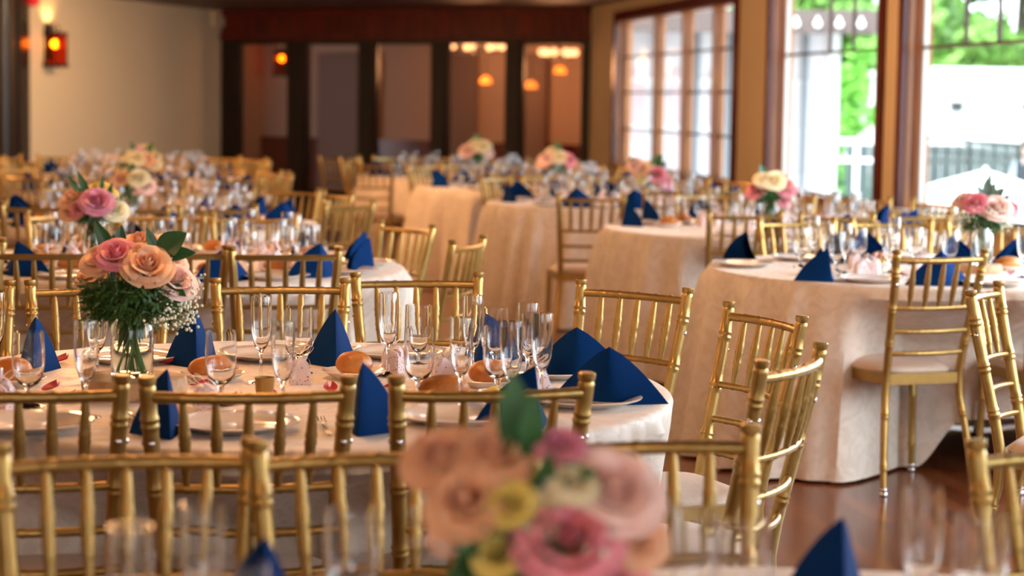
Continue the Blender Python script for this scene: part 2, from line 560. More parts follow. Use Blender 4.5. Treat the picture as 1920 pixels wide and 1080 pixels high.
# dark wooden pillar
w = MB(); w.box(-6.05, -5.50, 22.75, 23.25, 0, CEIL); w.box(-5.62, -5.44, 22.62, 22.8, 0, CEIL); w.box(-5.47, -5.405, 22.82, 23.2, 0, CEIL)
w.tube([(-5.55, 22.6, 0), (-5.55, 22.6, CEIL)], 0.055, 14)
struct('pillar', w, M['darkwood'], smooth=True)
# wall behind the camera, with one wide opening
w = MB()
w.box(-7.05, -1.6, -5.1, -4.95, 0, CEIL); w.box(1.6, 5.6, -5.1, -4.95, 0, CEIL)
w.box(-1.6, 1.6, -5.1, -4.95, 0, 0.6); w.box(-1.6, 1.6, -5.1, -4.95, 2.4, CEIL)
struct('wall_south', w, M['wall'])


# windows
def window(k, t0, t1, z0, z1, mull, rows, top=None, fine=True):
    f = MB()
    cw = 0.11
    # casing on the room side, then the deep jamb lining
    f.box(t0 - cw, t0, -0.035, 0.0, z0 - 0.06, z1 + cw, f=RW); f.box(t1, t1 + cw, -0.035, 0.0, z0 - 0.06, z1 + cw, f=RW)
    f.box(t0, t1, -0.035, 0.0, z1, z1 + cw, f=RW)
    o = struct(f'window_{k}', f, M['mahog'])
    j = MB()
    j.box(t0, t0 + 0.02, 0, TH, z0, z1, f=RW); j.box(t1 - 0.02, t1, 0, TH, z0, z1, f=RW); j.box(t0, t1, 0, TH, z1 - 0.02, z1, f=RW)
    j.box(t0 + 0.02, t0 + 0.06, 0.06, 0.15, z0, z1, f=RW); j.box(t1 - 0.06, t1 - 0.02, 0.06, 0.15, z0, z1, f=RW)
    obj('window_jamb', j, M['oak'], o, smooth=False)
    s = MB(); s.box(t0 - 0.12, t1 + 0.12, -0.07, TH, z0 - 0.05, z0, f=RW)
    obj('window_sill', s, M['oak'] if k < 3 else M['alu'], o, smooth=False)
    if mull:
        m = MB()
        for t in mull:
            m.box(t - 0.045, t + 0.045, 0.03, 0.14, z0, z1, f=RW)
        obj('mullion', m, M['oak'], o, smooth=False)
    s = MB()
    ed = [t0 + 0.06] + sorted(mull) + [t1 - 0.06]
    for a, b in zip(ed, ed[1:]):
        a += 0.045 if a in mull else 0; b -= 0.045 if b in mull else 0
        for (c, d) in ((a, a + 0.035), (b - 0.035, b)):
            s.box(c, d, 0.085, 0.12, z0, z1 - 0.02, f=RW)
    obj('window_sash', s, M['alu'] if fine else M['oak'], o, smooth=False)
    mt = MB()
    for z in rows:
        mt.box(t0 + 0.06, t1 - 0.06, 0.085, 0.11, z - 0.011, z + 0.011, f=RW)
    if top:
        zt, cols = top
        for t in cols:
            mt.box(t - 0.012, t + 0.012, 0.085, 0.11, zt, z1, f=RW)
    if mt.v:
        obj('muntin', mt, M['lead'], o, smooth=False)
    g = MB(); g.add([RW(t0 + 0.05, 0.1, z0), RW(t1 - 0.05, 0.1, z0), RW(t1 - 0.05, 0.1, z1), RW(t0 + 0.05, 0.1, z1)], [(0, 1, 2, 3)])
    obj('window_pane', g, M['pane'], o, smooth=False)


def t_at(xp):
    a = (xp - 960) / FPX
    return (a * C0.y - C0.x) / (WT.x - a * WT.y)


t0, t1, z0, z1 = WINDOWS[0]
window(1, t0, t1, z0, z1, [t_at(1213) , t_at(1265), t_at(1322)], [1.97, 1.56, 1.14], fine=False)
t0, t1, z0, z1 = WINDOWS[1]
window(2, t0, t1, z0, z1, [], [1.87], (1.87, [t_at(1524), t_at(1567), t_at(1612)]))
t0, t1, z0, z1 = WINDOWS[2]
window(3, t0, t1, z0, z1, [], [1.86], (1.86, [t_at(1772), t_at(1833), t_at(1898), t_at(1965)]))
for k, (t0, t1, z0, z1) in enumerate(WINDOWS[3:]):
    window(4 + k, t0, t1, z0, z1, [], [1.86])


# ------------------------------------------------------------------ lamps
def sconce(name, loc, rz, label, power):
    """Wall lantern; local +Y points out of the wall."""
    t = thing(name, label, 'wall lamp', loc, rz)
    b = MB(); b.box(-0.07, 0.07, 0.0, 0.02, -0.16, 0.26); b.bar((0, 0.01, 0.2), (0, 0.10, 0.2), 0.025, 0.025)
    obj('back_plate', b, M['black'], t, smooth=False)
    f = MB()
    for sx in (-1, 1):
        for y in (0.03, 0.19):
            f.bar((sx * 0.10, y, -0.2), (sx * 0.10, y, 0.14), 0.022, 0.022)
    f.box(-0.125, 0.125, 0.01, 0.21, -0.235, -0.19); f.box(-0.12, 0.12, 0.015, 0.05, 0.13, 0.165); f.box(-0.12, 0.12, 0.17, 0.205, 0.13, 0.165)
    f.box(-0.12, -0.09, 0.03, 0.19, 0.13, 0.165); f.box(0.09, 0.12, 0.03, 0.19, 0.13, 0.165)
    ring = [(0.075 * math.cos(a), 0.11, 0.20 + 0.05 * math.sin(a)) for a in [2 * PI * i / 16 for i in range(17)]]
    f.tube(ring, 0.012, 6)
    obj('lantern_frame', f, M['black'], t, smooth=False)
    g = MB(); g.box(-0.09, 0.09, 0.184, 0.188, -0.19, 0.13); g.box(-0.092, -0.088, 0.04, 0.184, -0.19, 0.13); g.box(0.088, 0.092, 0.04, 0.184, -0.19, 0.13)
    obj('amber_pane', g, M['tintamber'], t, smooth=False)
    bl = MB(); bl.ball((0.02, 0.11, 0.03), 0.045, 12, 8)
    obj('bulb', bl, M['bulb'], t)
    l = bpy.data.lights.new('sconce_light', 'SPOT'); l.energy = power; l.color = (1.0, 0.60, 0.24); l.spot_size = R(110); l.spot_blend = 0.7; l.shadow_soft_size = 0.03
    lo = bpy.data.objects.new('sconce_light', l); COL.objects.link(lo); lo.parent = t; lo.location = (0, 0.11, 0.18); lo.rotation_euler = (R(180), 0, 0)
    return t


M['tintamber'] = pane_mat('amber_pane', (1.0, 0.45, 0.09), 0.1)
sconce('wall_lantern', LWALL(0.50, 0.0, 1.98), math.atan2(LT.y, LT.x) + PI, 'lit black iron lantern on beige wall beside dark pillar', 26)
sconce('wall_lantern', FWALL(-0.58, 2.30, 1.99), math.atan2(DT.y, DT.x) + PI, 'glowing lantern seen through the leftmost glazed door', 14)
rl = MB(); rl.lathe([(0, -0.09), (0.05, -0.08), (0.075, -0.03), (0.075, 0.04), (0.04, 0.08), (0.0, 0.09)], 16)
t = thing('red_lantern', 'red glass lantern hanging by the dark pillar, cut by picture top', 'lantern', (-5.33, 23.05, 2.49))
obj('lamp_shade', rl, M['redlamp'], t)
c = MB(); c.tube([(0, 0, 0.085), (0, 0, 0.13)], 0.008, 6)
obj('hanger', c, M['black'], t)

# chandeliers: over the tables (above the picture) and beyond the doors
CHAND = []


def chandelier(loc, power, label, group, n=6, drop=0.0, rad=0.28):
    t = thing('chandelier', label, 'chandelier', loc, random.random(), group)
    b = MB(); b.tube([(0, 0, 0), (0, 0, -0.16 - drop)], 0.012, 8); b.lathe([(0, -0.05), (0.06, -0.03), (0.07, 0.0), (0.0, 0.0)], 14)
    b.ball((0, 0, -0.17 - drop), 0.035, 10, 6)
    obj('stem', b, M['black'], t)
    for i in range(n):
        a = 2 * PI * i / n
        ca, sa = math.cos(a), math.sin(a)
        br = MB(); br.tube([(0, 0, -0.17 - drop), (rad * 0.5 * ca, rad * 0.5 * sa, -0.21 - drop), (rad * ca, rad * sa, -0.17 - drop)], 0.008, 6)
        ao = obj('arm', br, M['black'], t)
        g = MB(); g.ball((rad * ca, rad * sa, -0.12 - drop), 0.048, 12, 8)
        obj('globe', g, M['globe'], ao)
    l = bpy.data.lights.new('chandelier_light', 'POINT'); l.energy = power; l.color = (1.0, 0.53, 0.23); l.shadow_soft_size = 0.25
    lo = bpy.data.objects.new('chandelier_light', l); COL.objects.link(lo); lo.parent = t; lo.location = (0, 0, -0.36 - drop)
    return t


for (x, y, pw) in ((-1.3, 1.0, 40), (2.2, 1.2, 40), (-0.6, 5.0, 52), (-3.6, 4.6, 60), (1.9, 6.8, 26), (-1.6, 8.6, 60), (1.3, 11.2, 40), (-2.6, 12.6, 62), (-5.0, 9.0, 75), (0.6, 14.6, 42),
                   (-2.9, 16.6, 85), (-5.2, 15.2, 100), (-1.2, 15.9, 75), (-6.2, 18.0, 60)):  # last two added, out of view, to brighten far header and left wall
    chandelier((x, y, CEIL), pw, 'small black chandelier with round globes hung above the round tables', 'chandeliers above the tables')
for (x, y) in ((-3.7, 19.6), (-3.3, 22.6), (-1.3, 21.8)):  # unseen lamps added to brighten the beige wall, the header and the doors
    t = thing('added_fill_light', 'added unseen ceiling fill lamp brightening the beige wall and the glazed doors', 'fill light', (x, y, CEIL), 0, 'added fill lights')
    b = MB(); b.lathe([(0.055, 0.0), (0.085, 0.0), (0.088, -0.008), (0.075, -0.014), (0.055, -0.006)], 20, closed=True); obj('trim_ring', b, M['black'], t)
    b = MB(); b.lathe([(0, -0.004), (0.056, -0.004)], 20); obj('lens', b, M['globe'], t)
    l = bpy.data.lights.new('fill_light', 'SPOT'); l.energy = 165 if x < -2 else 60; l.color = (1.0, 0.66, 0.36); l.spot_size = R(150); l.spot_blend = 0.9; l.shadow_soft_size = 0.06
    lo = bpy.data.objects.new('fill_light', l); COL.objects.link(lo); lo.parent = t; lo.location = (0, 0, -0.03)
    lo.rotation_euler = Vector((-0.55 if x < -2 else 0.0, 0.60 if x > -2 else 0.35, -0.65)).to_track_quat('-Z', 'Y').to_euler()


def s_beyond(xp, n):
    # where along the far wall, n metres beyond it, a thing shows at the given picture column
    a = (xp - 960) / FPX
    return (a * (DL.y + DN.y * n) - DL.x - DN.x * n) / (DT.x - a * DT.y)


chandelier(FWALL(s_beyond(885, 1.1), 1.1, CEIL), 60, 'lit chandelier seen through the fourth glazed door', None, 7, 0.33, 0.36)
chandelier(FWALL(s_beyond(1040, 0.7), 0.7, CEIL), 40, 'ring of lit globes seen through the glazed door nearest windows', None, 9, 0.42, 0.22)
for (s, n, z) in ((s_beyond(1043, 1.2), 1.2, 1.86), (s_beyond(990, 1.5), 1.5, 1.66), (s_beyond(905, 1.6), 1.6, 1.72)):
    t = thing('pendant_lamp', 'amber pendant seen through the glazed door, ' + {1.86: 'largest', 1.66: 'lowest', 1.72: 'beside the fourth door post'}[z], 'lamp', FWALL(s, n, z))
    b = MB(); b.lathe([(0, -0.05), (0.09, -0.045), (0.075, 0.02), (0.02, 0.06), (0, 0.06)], 14); obj('lamp_shade', b, M['amberlamp'] if 'amberlamp' in M else M.setdefault('amberlamp', glow('amber_shade', (1.0, 0.26, 0.03), 2.2)), t)
    b = MB(); b.tube([(0, 0, 0.05), (0, 0, CEIL - z)], 0.006, 6); obj('cord', b, M['black'], t)


# ------------------------------------------------------------------ chairs
def lerp_tab(tab, z):
    for (a, b) in zip(tab, tab[1:]):
        if b[0] <= z <= a[0]:
            k = (a[0] - z) / (a[0] - b[0] + 1e-9)
            return [a[i] + (b[i] - a[i]) * k for i in (1, 2)]
    return list(tab[-1][1:] if z < tab[-1][0] else tab[0][1:])


POST = [(0.925, 0.190, -0.002), (0.90, 0.189, 0.0), (0.80, 0.182, 0.018), (0.705, 0.175, 0.040), (0.615, 0.168, 0.060), (0.53, 0.162, 0.080),
        (0.44, 0.158, 0.095), (0.36, 0.162, 0.092), (0.25, 0.176, 0.070), (0.12, 0.190, 0.045), (0.0, 0.200, 0.020)]


def post_mesh(sx, hi):
    zs = sorted({round(0.925 * i / (34 if hi else 12), 4) for i in range((34 if hi else 12) + 1)}, reverse=True)
    rings = [0.842, 0.828, 0.705, 0.692, 0.575, 0.562, 0.30, 0.288, 0.11, 0.10] if hi else []
    for r in rings:
        zs += [r + 0.006, r + 0.0015, r - 0.0015, r - 0.006]
    zs += [0.923, 0.913, 0.908, 0.903]
    zs = sorted(set(zs), reverse=True)
    pts, rad = [], []
    for z in zs:
        x, y = lerp_tab(POST, z)
        base = 0.0162 if z > 0.44 else 0.0162 - (0.44 - z) * 0.008
        if any(abs(z - r) < 0.003 for r in rings): base += 0.0022
        if z > 0.9115: base = 0.0172
        if 0.905 < z < 0.910: base = 0.0140
        pts.append((sx * x, y, z)); rad.append(base)
    rad[0] = 0.0150
    b = MB(); b.tube(pts, rad, 12 if hi else 8)
    return b


def rail_pts(z, n=13, bow=0.032):
    x, y = lerp_tab(POST, z)
    return [(x * (2 * i / (n - 1) - 1), y - bow * (1 - (2 * i / (n - 1) - 1) ** 2), z) for i in range(n)]


def rail_mesh(z, r, hi):
    n = 41 if hi else 11
    pts = rail_pts(z, n)
    rad = [r] * n
    if hi:
        for u in (-0.66, -0.33, 0, 0.33, 0.66):
            k = round((u + 1) / 2 * (n - 1))
            rad[k] *= 1.16; rad[k - 1] *= 0.95; rad[k + 1] *= 0.95
    b = MB(); b.tube(pts, rad, 10 if hi else 6)
    return b


def spindle_mesh(i, hi):
    u = (i - 2) / 2 * 0.655
    x1, y1 = lerp_tab(POST, 0.885); x0, y0 = lerp_tab(POST, 0.705)
    a = Vector((x1 * u, y1 - 0.032 * (1 - u * u), 0.885)); b_ = Vector((x0 * u, y0 - 0.032 * (1 - u * u), 0.705))
    n = 25 if hi else 7
    pts, rad = [], []
    for k in range(n):
        s = k / (n - 1)
        pts.append(a.lerp(b_, s))
        r = 0.0058 + 0.0052 * math.sin(PI * min(1, max(0, s))) ** 0.8
        if hi and any(abs(s - q) < 0.014 for q in (0.42, 0.50, 0.67, 0.75)): r += 0.0016
        rad.append(r)
    m = MB(); m.tube(pts, rad, 10 if hi else 6)
    return m


SX0, SX1, SY0, SY1 = 0.165, 0.195, 0.085, 0.475


def seat_half(y):
    k = (y - SY0) / (SY1 - SY0)
    return SX0 + (SX1 - SX0) * k


def seat_frame_mesh():
    b = MB()
    for (y0, y1) in ((SY0, SY0 + 0.03), (SY1 - 0.03, SY1)):
        b.add([(s * (seat_half(y) - 0.004), y, z) for z in (0.408, 0.45) for y in (y0, y1) for s in (-1, 1)],
              [(0, 2, 3, 1), (4, 5, 7, 6), (0, 1, 5, 4), (2, 6, 7, 3), (0, 4, 6, 2), (1, 3, 7, 5)])
    for s in (-1, 1):
        b.add([(s * (seat_half(y) - d), y, z) for z in (0.408, 0.45) for y in (SY0 + 0.01, SY1 - 0.01) for d in (0.03, 0.0)],
              [(0, 2, 3, 1), (4, 5, 7, 6), (0, 1, 5, 4), (2, 6, 7, 3), (0, 4, 6, 2), (1, 3, 7, 5)])
    b.add([(s * (seat_half(y) - 0.02), y, 0.406) for y in (SY0 + 0.01, SY1 - 0.01) for s in (-1, 1)], [(0, 2, 3, 1)], 1)
    return b


def cushion_mesh(n=14):
    b = MB()

    def pt(u, v, z):
        # superellipse footprint
        a = math.atan2(v, u); 
        r = (abs(math.cos(a)) ** 5 + abs(math.sin(a)) ** 5) ** (-1 / 5)
        m = math.hypot(u, v)
        x, y = m * r * math.cos(a), m * r * math.sin(a)
        yy = (SY0 + SY1) / 2 + 0.012 + y * (SY1 - SY0) / 2 * 0.98
        return (x * (seat_half(yy) + 0.004), yy, z)
    prof = [(0.0, 0.492), (0.3, 0.491), (0.6, 0.488), (0.8, 0.482), (0.92, 0.473), (0.985, 0.463), (1.0, 0.456), (0.985, 0.450), (0.9, 0.449)]
    rows = []
    nn = 32
    vs, fs = [pt(1e-5, 0, 0.492)], []
    for (r, z) in prof[1:]:
        rows.append(len(vs)); vs += [pt(r * math.cos(2 * PI * j / nn), r * math.sin(2 * PI * j / nn), z) for j in range(nn)]
    fs += [(0, rows[0] + j, rows[0] + (j + 1) % nn) for j in range(nn)]
    for a, c in zip(rows, rows[1:]):
        fs += [(a + j, c + j, c + (j + 1) % nn, a + (j + 1) % nn) for j in range(nn)]
    b.add(vs, fs)
    return b


def front_leg_mesh(s, hi):
    zs = [0.45, 0.42, 0.316, 0.31, 0.30, 0.294, 0.12, 0.112, 0.104, 0.02, 0.0] if hi else [0.45, 0.2, 0.0]
    rad = [0.0165, 0.0165, 0.0158, 0.0182, 0.0182, 0.0156, 0.0148, 0.017, 0.0146, 0.0138, 0.0138] if hi else [0.0165, 0.0155, 0.014]
    b = MB(); b.tube([(s * (0.180 + (0.45 - z) * 0.02), 0.455, z) for z in zs], rad, 12 if hi else 7)
    return b


def glide_mesh(x, y):
    b = MB(); b.lathe([(0, 0.0), (0.0135, 0.0), (0.016, 0.005), (0.016, 0.012), (0.0125, 0.016), (0.0155, 0.020), (0.0155, 0.028), (0.0145, 0.031)], 14, (x, y, 0))
    return b


def screw_mesh(sx):
    x, y = lerp_tab(POST, 0.795)
    b = MB(); b.ball((sx * x, y - 0.0155, 0.795), 0.0065, 8, 6, (1, 0.5, 1))
    b.ball((sx * (x + 0.0155), y, 0.795), 0.0065, 8, 6, (0.6, 1, 1))
    return b


def mesh(b, n, m, smooth=True):
    return b.mesh(n, m, smooth)


def chair_proto(level):
    hi = level == 0
    P = []
    for s in (-1, 1):
        subs = []
        if hi:
            subs = [('screw', mesh(screw_mesh(s), 'screw', M['silver'])), ('foot_glide', mesh(glide_mesh(s * 0.200, 0.020), 'foot_glide', M['silver']))]
        P.append(('back_post', mesh(post_mesh(s, hi), 'back_post', M['gold']), subs))
    for s in (-1, 1):
        subs = [('foot_glide', mesh(glide_mesh(s * 0.189, 0.455), 'foot_glide', M['silver']))] if hi else []
        P.append(('front_leg', mesh(front_leg_mesh(s, hi), 'front_leg', M['gold']), subs))
    P.append(('crest_rail', mesh(rail_mesh(0.885, 0.0115, hi), 'crest_rail', M['gold']), []))
    for z in (0.705, 0.615, 0.53):
        P.append(('back_rail', mesh(rail_mesh(z, 0.0092, hi), 'back_rail', M['gold']), []))
    for i in range(5):
        P.append(('spindle', mesh(spindle_mesh(i, hi), 'spindle', M['gold']), []))
    P.append(('seat_frame', mesh(seat_frame_mesh(), 'seat_frame', [M['gold'], M['under']], False), []))
    P.append(('seat_cushion', mesh(cushion_mesh(), 'seat_cushion', M['cushion']), []))
    if level == 2:      # far away: one frame, one cushion
        b = MB()
        for s in (-1, 1):
            for q in (post_mesh(s, False), front_leg_mesh(s, False)): b.add(q.v, q.f)
        for z, r in ((0.885, 0.0115), (0.705, 0.0092), (0.615, 0.0092), (0.53, 0.0092)):
            q = rail_mesh(z, r, False); b.add(q.v, q.f)
        for i in range(5):
            q = spindle_mesh(i, False); b.add(q.v, q.f)
        q = seat_frame_mesh(); b.add(q.v, q.f)
        P = [('chair_frame', mesh(b, 'chair_frame', M['gold']), []), P[-1]]
    return proto('ballroom_chair', P)


CH = [chair_proto(0), chair_proto(1), chair_proto(2)]
CHAIRS = {}      # table key -> [(x, y, facing)], used to push the cloths in


def chair(key, x, y, face, level, label=None, table=None, group=None):
    """x, y under the top of the back; face = compass of the seat, degrees from +X."""
    CHAIRS.setdefault(key, []).append((x, y, R(face)))
    ask(CH[level], (x, y, 0), R(face - 90), 'gold spindle-back chair', 'chair', group or 'gold chairs', table, label, z=0.8)


# ------------------------------------------------------------------ tableware
def glass_proto(kind):
    b = MB()
    if kind == 'flute':
        outer = [(0.0, 0.0), (0.031, 0.0), (0.0315, 0.002), (0.012, 0.006), (0.0045, 0.012), (0.0036, 0.03), (0.0036, 0.065), (0.006, 0.076),
                 (0.015, 0.088), (0.0215, 0.108), (0.0250, 0.135), (0.0262, 0.165), (0.0255, 0.190), (0.0245, 0.208)]
        inner = [(0.0237, 0.208), (0.0246, 0.190), (0.0252, 0.165), (0.0240, 0.135), (0.0204, 0.108), (0.014, 0.090), (0.004, 0.081), (0.0, 0.080)]
        return proto('champagne_flute', [('champagne_flute', mesh(b.lathe(outer + inner, 22) and b, 'champagne_flute', M['glass']), [])])
    outer = [(0.0, 0.0), (0.034, 0.0), (0.0345, 0.0025), (0.014, 0.007), (0.006, 0.014), (0.0055, 0.03), (0.008, 0.042), (0.022, 0.052),
             (0.0305, 0.066), (0.0345, 0.090), (0.0352, 0.120), (0.0342, 0.148), (0.0335, 0.166)]
    inner = [(0.0325, 0.166), (0.0332, 0.148), (0.0341, 0.120), (0.0334, 0.090), (0.0294, 0.068), (0.020, 0.056), (0.006, 0.049), (0.0, 0.048)]
    b.lathe(outer + inner, 24)
    return proto('water_goblet', [('water_goblet', mesh(b, 'water_goblet', M['glass']), [])])


def plate_proto(r, name):
    k = r / 0.135
    b = MB()
    b.lathe([(0, 0.004), (0.075 * k, 0.004), (0.08 * k, 0.0), (0.086 * k, 0.002), (0.11 * k, 0.010), (0.134 * k, 0.0185), (0.135 * k, 0.0205), (0.133 * k, 0.0215),
             (0.108 * k, 0.0150), (0.094 * k, 0.0095), (0.088 * k, 0.0072), (0.0, 0.0072)], 40)
    return proto(name, [(name, mesh(b, name, M['china']), [])])


def napkin_proto(seed, half, h=0.130, L=0.150, lay=3):
    """A square of cloth folded to a standing tent: two layered wings meeting at a rounded spine."""
    rnd = random.Random(seed)
    b = MB()
    for layer, (dl, dh, da) in enumerate(((0, 0, 0), (0.012, 0.010, R(7)), (0.026, 0.020, R(14)))):
        Ll, hl, al = L - dl, h - dh, half - da
        for th in (0.0, 0.0035):
            rows = []
            nv, nu = 9, 17
            for i in range(nv):
                v = i / (nv - 1)
                row = []
                for j in range(nu):
                    u = (2 * j / (nu - 1) - 1)
                    s = u * Ll * ((1 - v) ** 0.80 + 0.0005)
                    rr = 0.010 - 0.006 * v
                    x = s * math.sin(al)
                    y = math.sqrt((s * math.cos(al)) ** 2 + rr * rr) - rr
                    y += 0.016 * math.sin(PI * v) * abs(u) + 0.026 * v + th + layer * 0.007 + 0.006 * math.sin(9 * s + seed + layer)*(1 - v)
                    row.append((x, y, 0.001 + hl * v - 0.012 * v * v * 0))
                rows.append(row)
            b.grid(rows if th else [r[::-1] for r in rows])
    # centre about the middle of its footprint
    b.v = [(x, y - 0.05, z) for (x, y, z) in b.v]
    return proto('folded_napkin', [('folded_napkin', mesh(b, 'folded_napkin', M['navy']), [])])


def roll_proto(seed, sc):
    rnd = random.Random(seed)
    b = MB()
    prof_n, nu = 12, 20
    vs, fs = [], []
    ph = [rnd.uniform(0, 6) for _ in range(4)]

    def pt(a, t):
        # t 0 bottom .. 1 top
        z = -math.cos(PI * t); r = math.sin(PI * t) ** 0.85
        x, y = r * math.cos(a), r * math.sin(a)
        k = 1 + 0.05 * math.sin(2 * a + ph[0]) + 0.03 * math.sin(3 * a + ph[1])
        zz = z if z > 0 else z * 0.75
        zz -= 0.16 * math.exp(-((y + 0.05 * math.sin(3 * x)) / 0.10) ** 2) * (z > 0.2)      # the split along the top
        return (x * k * sc[0], y * k * sc[1], (zz + 0.75) * sc[2])
    vs.append(pt(0, 0)); rows = []
    for i in range(1, prof_n):
        rows.append(len(vs)); vs += [pt(2 * PI * j / nu, i / prof_n) for j in range(nu)]
    vs.append(pt(0, 1))
    fs += [(0, rows[0] + (j + 1) % nu, rows[0] + j) for j in range(nu)]
    for a, c in zip(rows, rows[1:]):
        fs += [(a + j, a + (j + 1) % nu, c + (j + 1) % nu, c + j) for j in range(nu)]
    fs += [(len(vs) - 1, rows[-1] + j, rows[-1] + (j + 1) % nu) for j in range(nu)]
    b.add(vs, fs)
    return proto('bread_roll', [('bread_roll', mesh(b, 'bread_roll', M['bread']), [])])


def favor_proto():
    b = MB()
    W2, D2 = 0.024, 0.019
    prof = [(-W2, 0), (W2, 0), (W2, 0.040)] + [(W2 * math.cos(a), 0.040 + 0.020 * math.sin(a)) for a in [PI * i / 10 for i in range(1, 10)]] + [(-W2, 0.040)]
    n = len(prof)
    b.add([(x, y, z) for y in (-D2, D2) for (x, z) in prof],
          [tuple(range(n)), tuple(range(2 * n - 1, n - 1, -1))] + [(i, n + i, n + (i + 1) % n, (i + 1) % n) for i in range(n)])
    h = MB()
    P = []
    for i in range(13):
        a = PI * i / 12
        P.append([(0.026 * math.cos(a), s * 0.007, 0.044 + 0.030 * math.sin(a)) for s in (-1, 1)])
    h.grid(P)
    r = MB()
    for (dx, dy, tilt) in ((1, 0.2, 0.3), (-1, 0.2, -0.2), (0.6, -0.8, 0.5), (-0.7, -0.6, 0.1)):
        loop = []
        for i in range(13):
            a = 2 * PI * i / 12
            q = 0.017 * (1 - math.cos(a)); w_ = 0.009 * math.sin(a)
            loop.append([(dx * q, dy * q + s * 0.004, 0.066 + w_ + abs(q) * (0.35 + tilt)) for s in (-1, 1)])
        r.grid(loop)
    for (dx, dy) in ((0.9, -0.7), (-0.6, -1.0)):
        r.grid([[(dx * 0.03 * k / 6 + s * 0.004, -0.021 - 0.004 * math.sin(k) + dy * 0.003 * k, 0.066 - 0.008 * k) for s in (-1, 1)] for k in range(7)])
    return proto('favor_box', [('box_body', mesh(b, 'box_body', M['favor'], False), []), ('box_handle', mesh(h, 'box_handle', M['favor']), []), ('ribbon_bow', mesh(r, 'ribbon_bow', M['ribbon']), [])])


def fork_proto():
    b = MB()
    b.grid([[(s * w_, y, z + 0.002) for s in (-1, 1)] for (y, w_, z) in ((-0.095, 0.006, 0.002), (-0.06, 0.0065, 0.003), (0.0, 0.003, 0.004), (0.03, 0.0035, 0.008), (0.045, 0.011, 0.006), (0.058, 0.0125, 0.004))])
    for i in range(4):
        x = -0.0105 + 0.007 * i
        b.tube([(x, 0.056, 0.006), (x, 0.075, 0.006), (x * 0.95, 0.098, 0.012)], [0.0018, 0.0017, 0.0009], 6)
    return proto('dinner_fork', [('dinner_fork', mesh(b, 'dinner_fork', M['steel']), [])])


def knife_proto():
    b = MB()
    b.tube([(0, -0.115, 0.004), (0, -0.11, 0.005), (0, -0.03, 0.005), (0, -0.015, 0.004)], [0.003, 0.0055, 0.0045, 0.003], 8)
    b.grid([[(x0, y, 0.0035), (x1, y, 0.0045)] for (y, x0, x1) in ((-0.018, -0.003, 0.003), (0.0, -0.0075, 0.005), (0.06, -0.008, 0.005), (0.09, -0.006, 0.005), (0.105, 0.0, 0.0045))])
    b.grid([[(x1, y, 0.005), (x0, y, 0.0065)] for (y, x0, x1) in ((-0.018, -0.003, 0.003), (0.0, -0.0075, 0.005), (0.06, -0.008, 0.005), (0.09, -0.006, 0.005), (0.105, 0.0, 0.0045))])
    return proto('table_knife', [('table_knife', mesh(b, 'table_knife', M['steel']), [])])


def petal_proto():
    b = MB()
    P = []
    for i in range(6):
        v = i / 5
        wd = 0.017 * math.sin(PI * (0.15 + 0.75 * v))
        P.append([(s * wd, (v - 0.5) * 0.045, 0.002 + 0.012 * (s * s) * (0.3 + v) + 0.006 * v * v) for s in (-1, -0.5, 0, 0.5, 1)])
    b.grid(P)
    return proto('rose_petal', [('rose_petal', mesh(b, 'rose_petal', M['petal']), [])])


def bowl_proto():
    b = MB(); b.lathe([(0, 0.0), (0.028, 0.0), (0.03, 0.004), (0.05, 0.024), (0.058, 0.036), (0.056, 0.037), (0.047, 0.026), (0.026, 0.008), (0, 0.007)], 26)
    c = MB()
    rnd = random.Random(3)
    for i in range(7):
        c.ball((rnd.uniform(-0.024, 0.024), rnd.uniform(-0.024, 0.024), 0.026 + rnd.uniform(0, 0.012)), 0.015, 8, 6, (1.1, 1, 0.8))
    return proto('butter_dish', [('bowl', mesh(b, 'bowl', M['china']), []), ('butter', mesh(c, 'butter', M['butter']), [])])


FLUTE, GOBLET = glass_proto('flute'), glass_proto('goblet')
PLATE, SIDE = plate_proto(0.135, 'dinner_plate'), plate_proto(0.078, 'bread_plate')
NAP = [napkin_proto(i, R(a)) for i, a in enumerate((58, 48, 66, 40))] + [napkin_proto(7, R(25), 0.140, 0.135), napkin_proto(9, R(31), 0.148, 0.13)]
ROLL = [roll_proto(1, (0.058, 0.042, 0.030)), roll_proto(2, (0.046, 0.042, 0.034)), roll_proto(5, (0.052, 0.045, 0.033))]
FAVOR, FORK, KNIFE, PETAL, BOWL = favor_proto(), fork_proto(), knife_proto(), petal_proto(), bowl_proto()
TZ = 0.768       # top of a clothed table


# ------------------------------------------------------------------ flowers
def petal_surf(b, c, ax, up, r, h, width, curl, mi=0):
    """One cupped petal rising from c; ax = outward unit vector, up = unit vector."""
    side = up.cross(ax)
    P = []
    for i in range(6):
        v = i / 5
        row = []
        for j in range(5):
            u = j / 2 - 1
            wd = width * (0.35 + 0.9 * math.sin(PI * (0.12 + 0.70 * v)))
            an = u * wd
            rad = r * (0.35 + 0.65 * v ** 0.7) + curl * max(0, v - 0.7) * r * 2.2
            q = c + (ax * math.cos(an) + side * math.sin(an)) * rad + up * (h * (v ** 0.9) - curl * h * 0.9 * max(0, v - 0.78) ** 1.2 * 3 - abs(u) ** 3 * h * 0.10 * v)
            row.append(q)
        P.append(row)
    b.grid(P, mi)


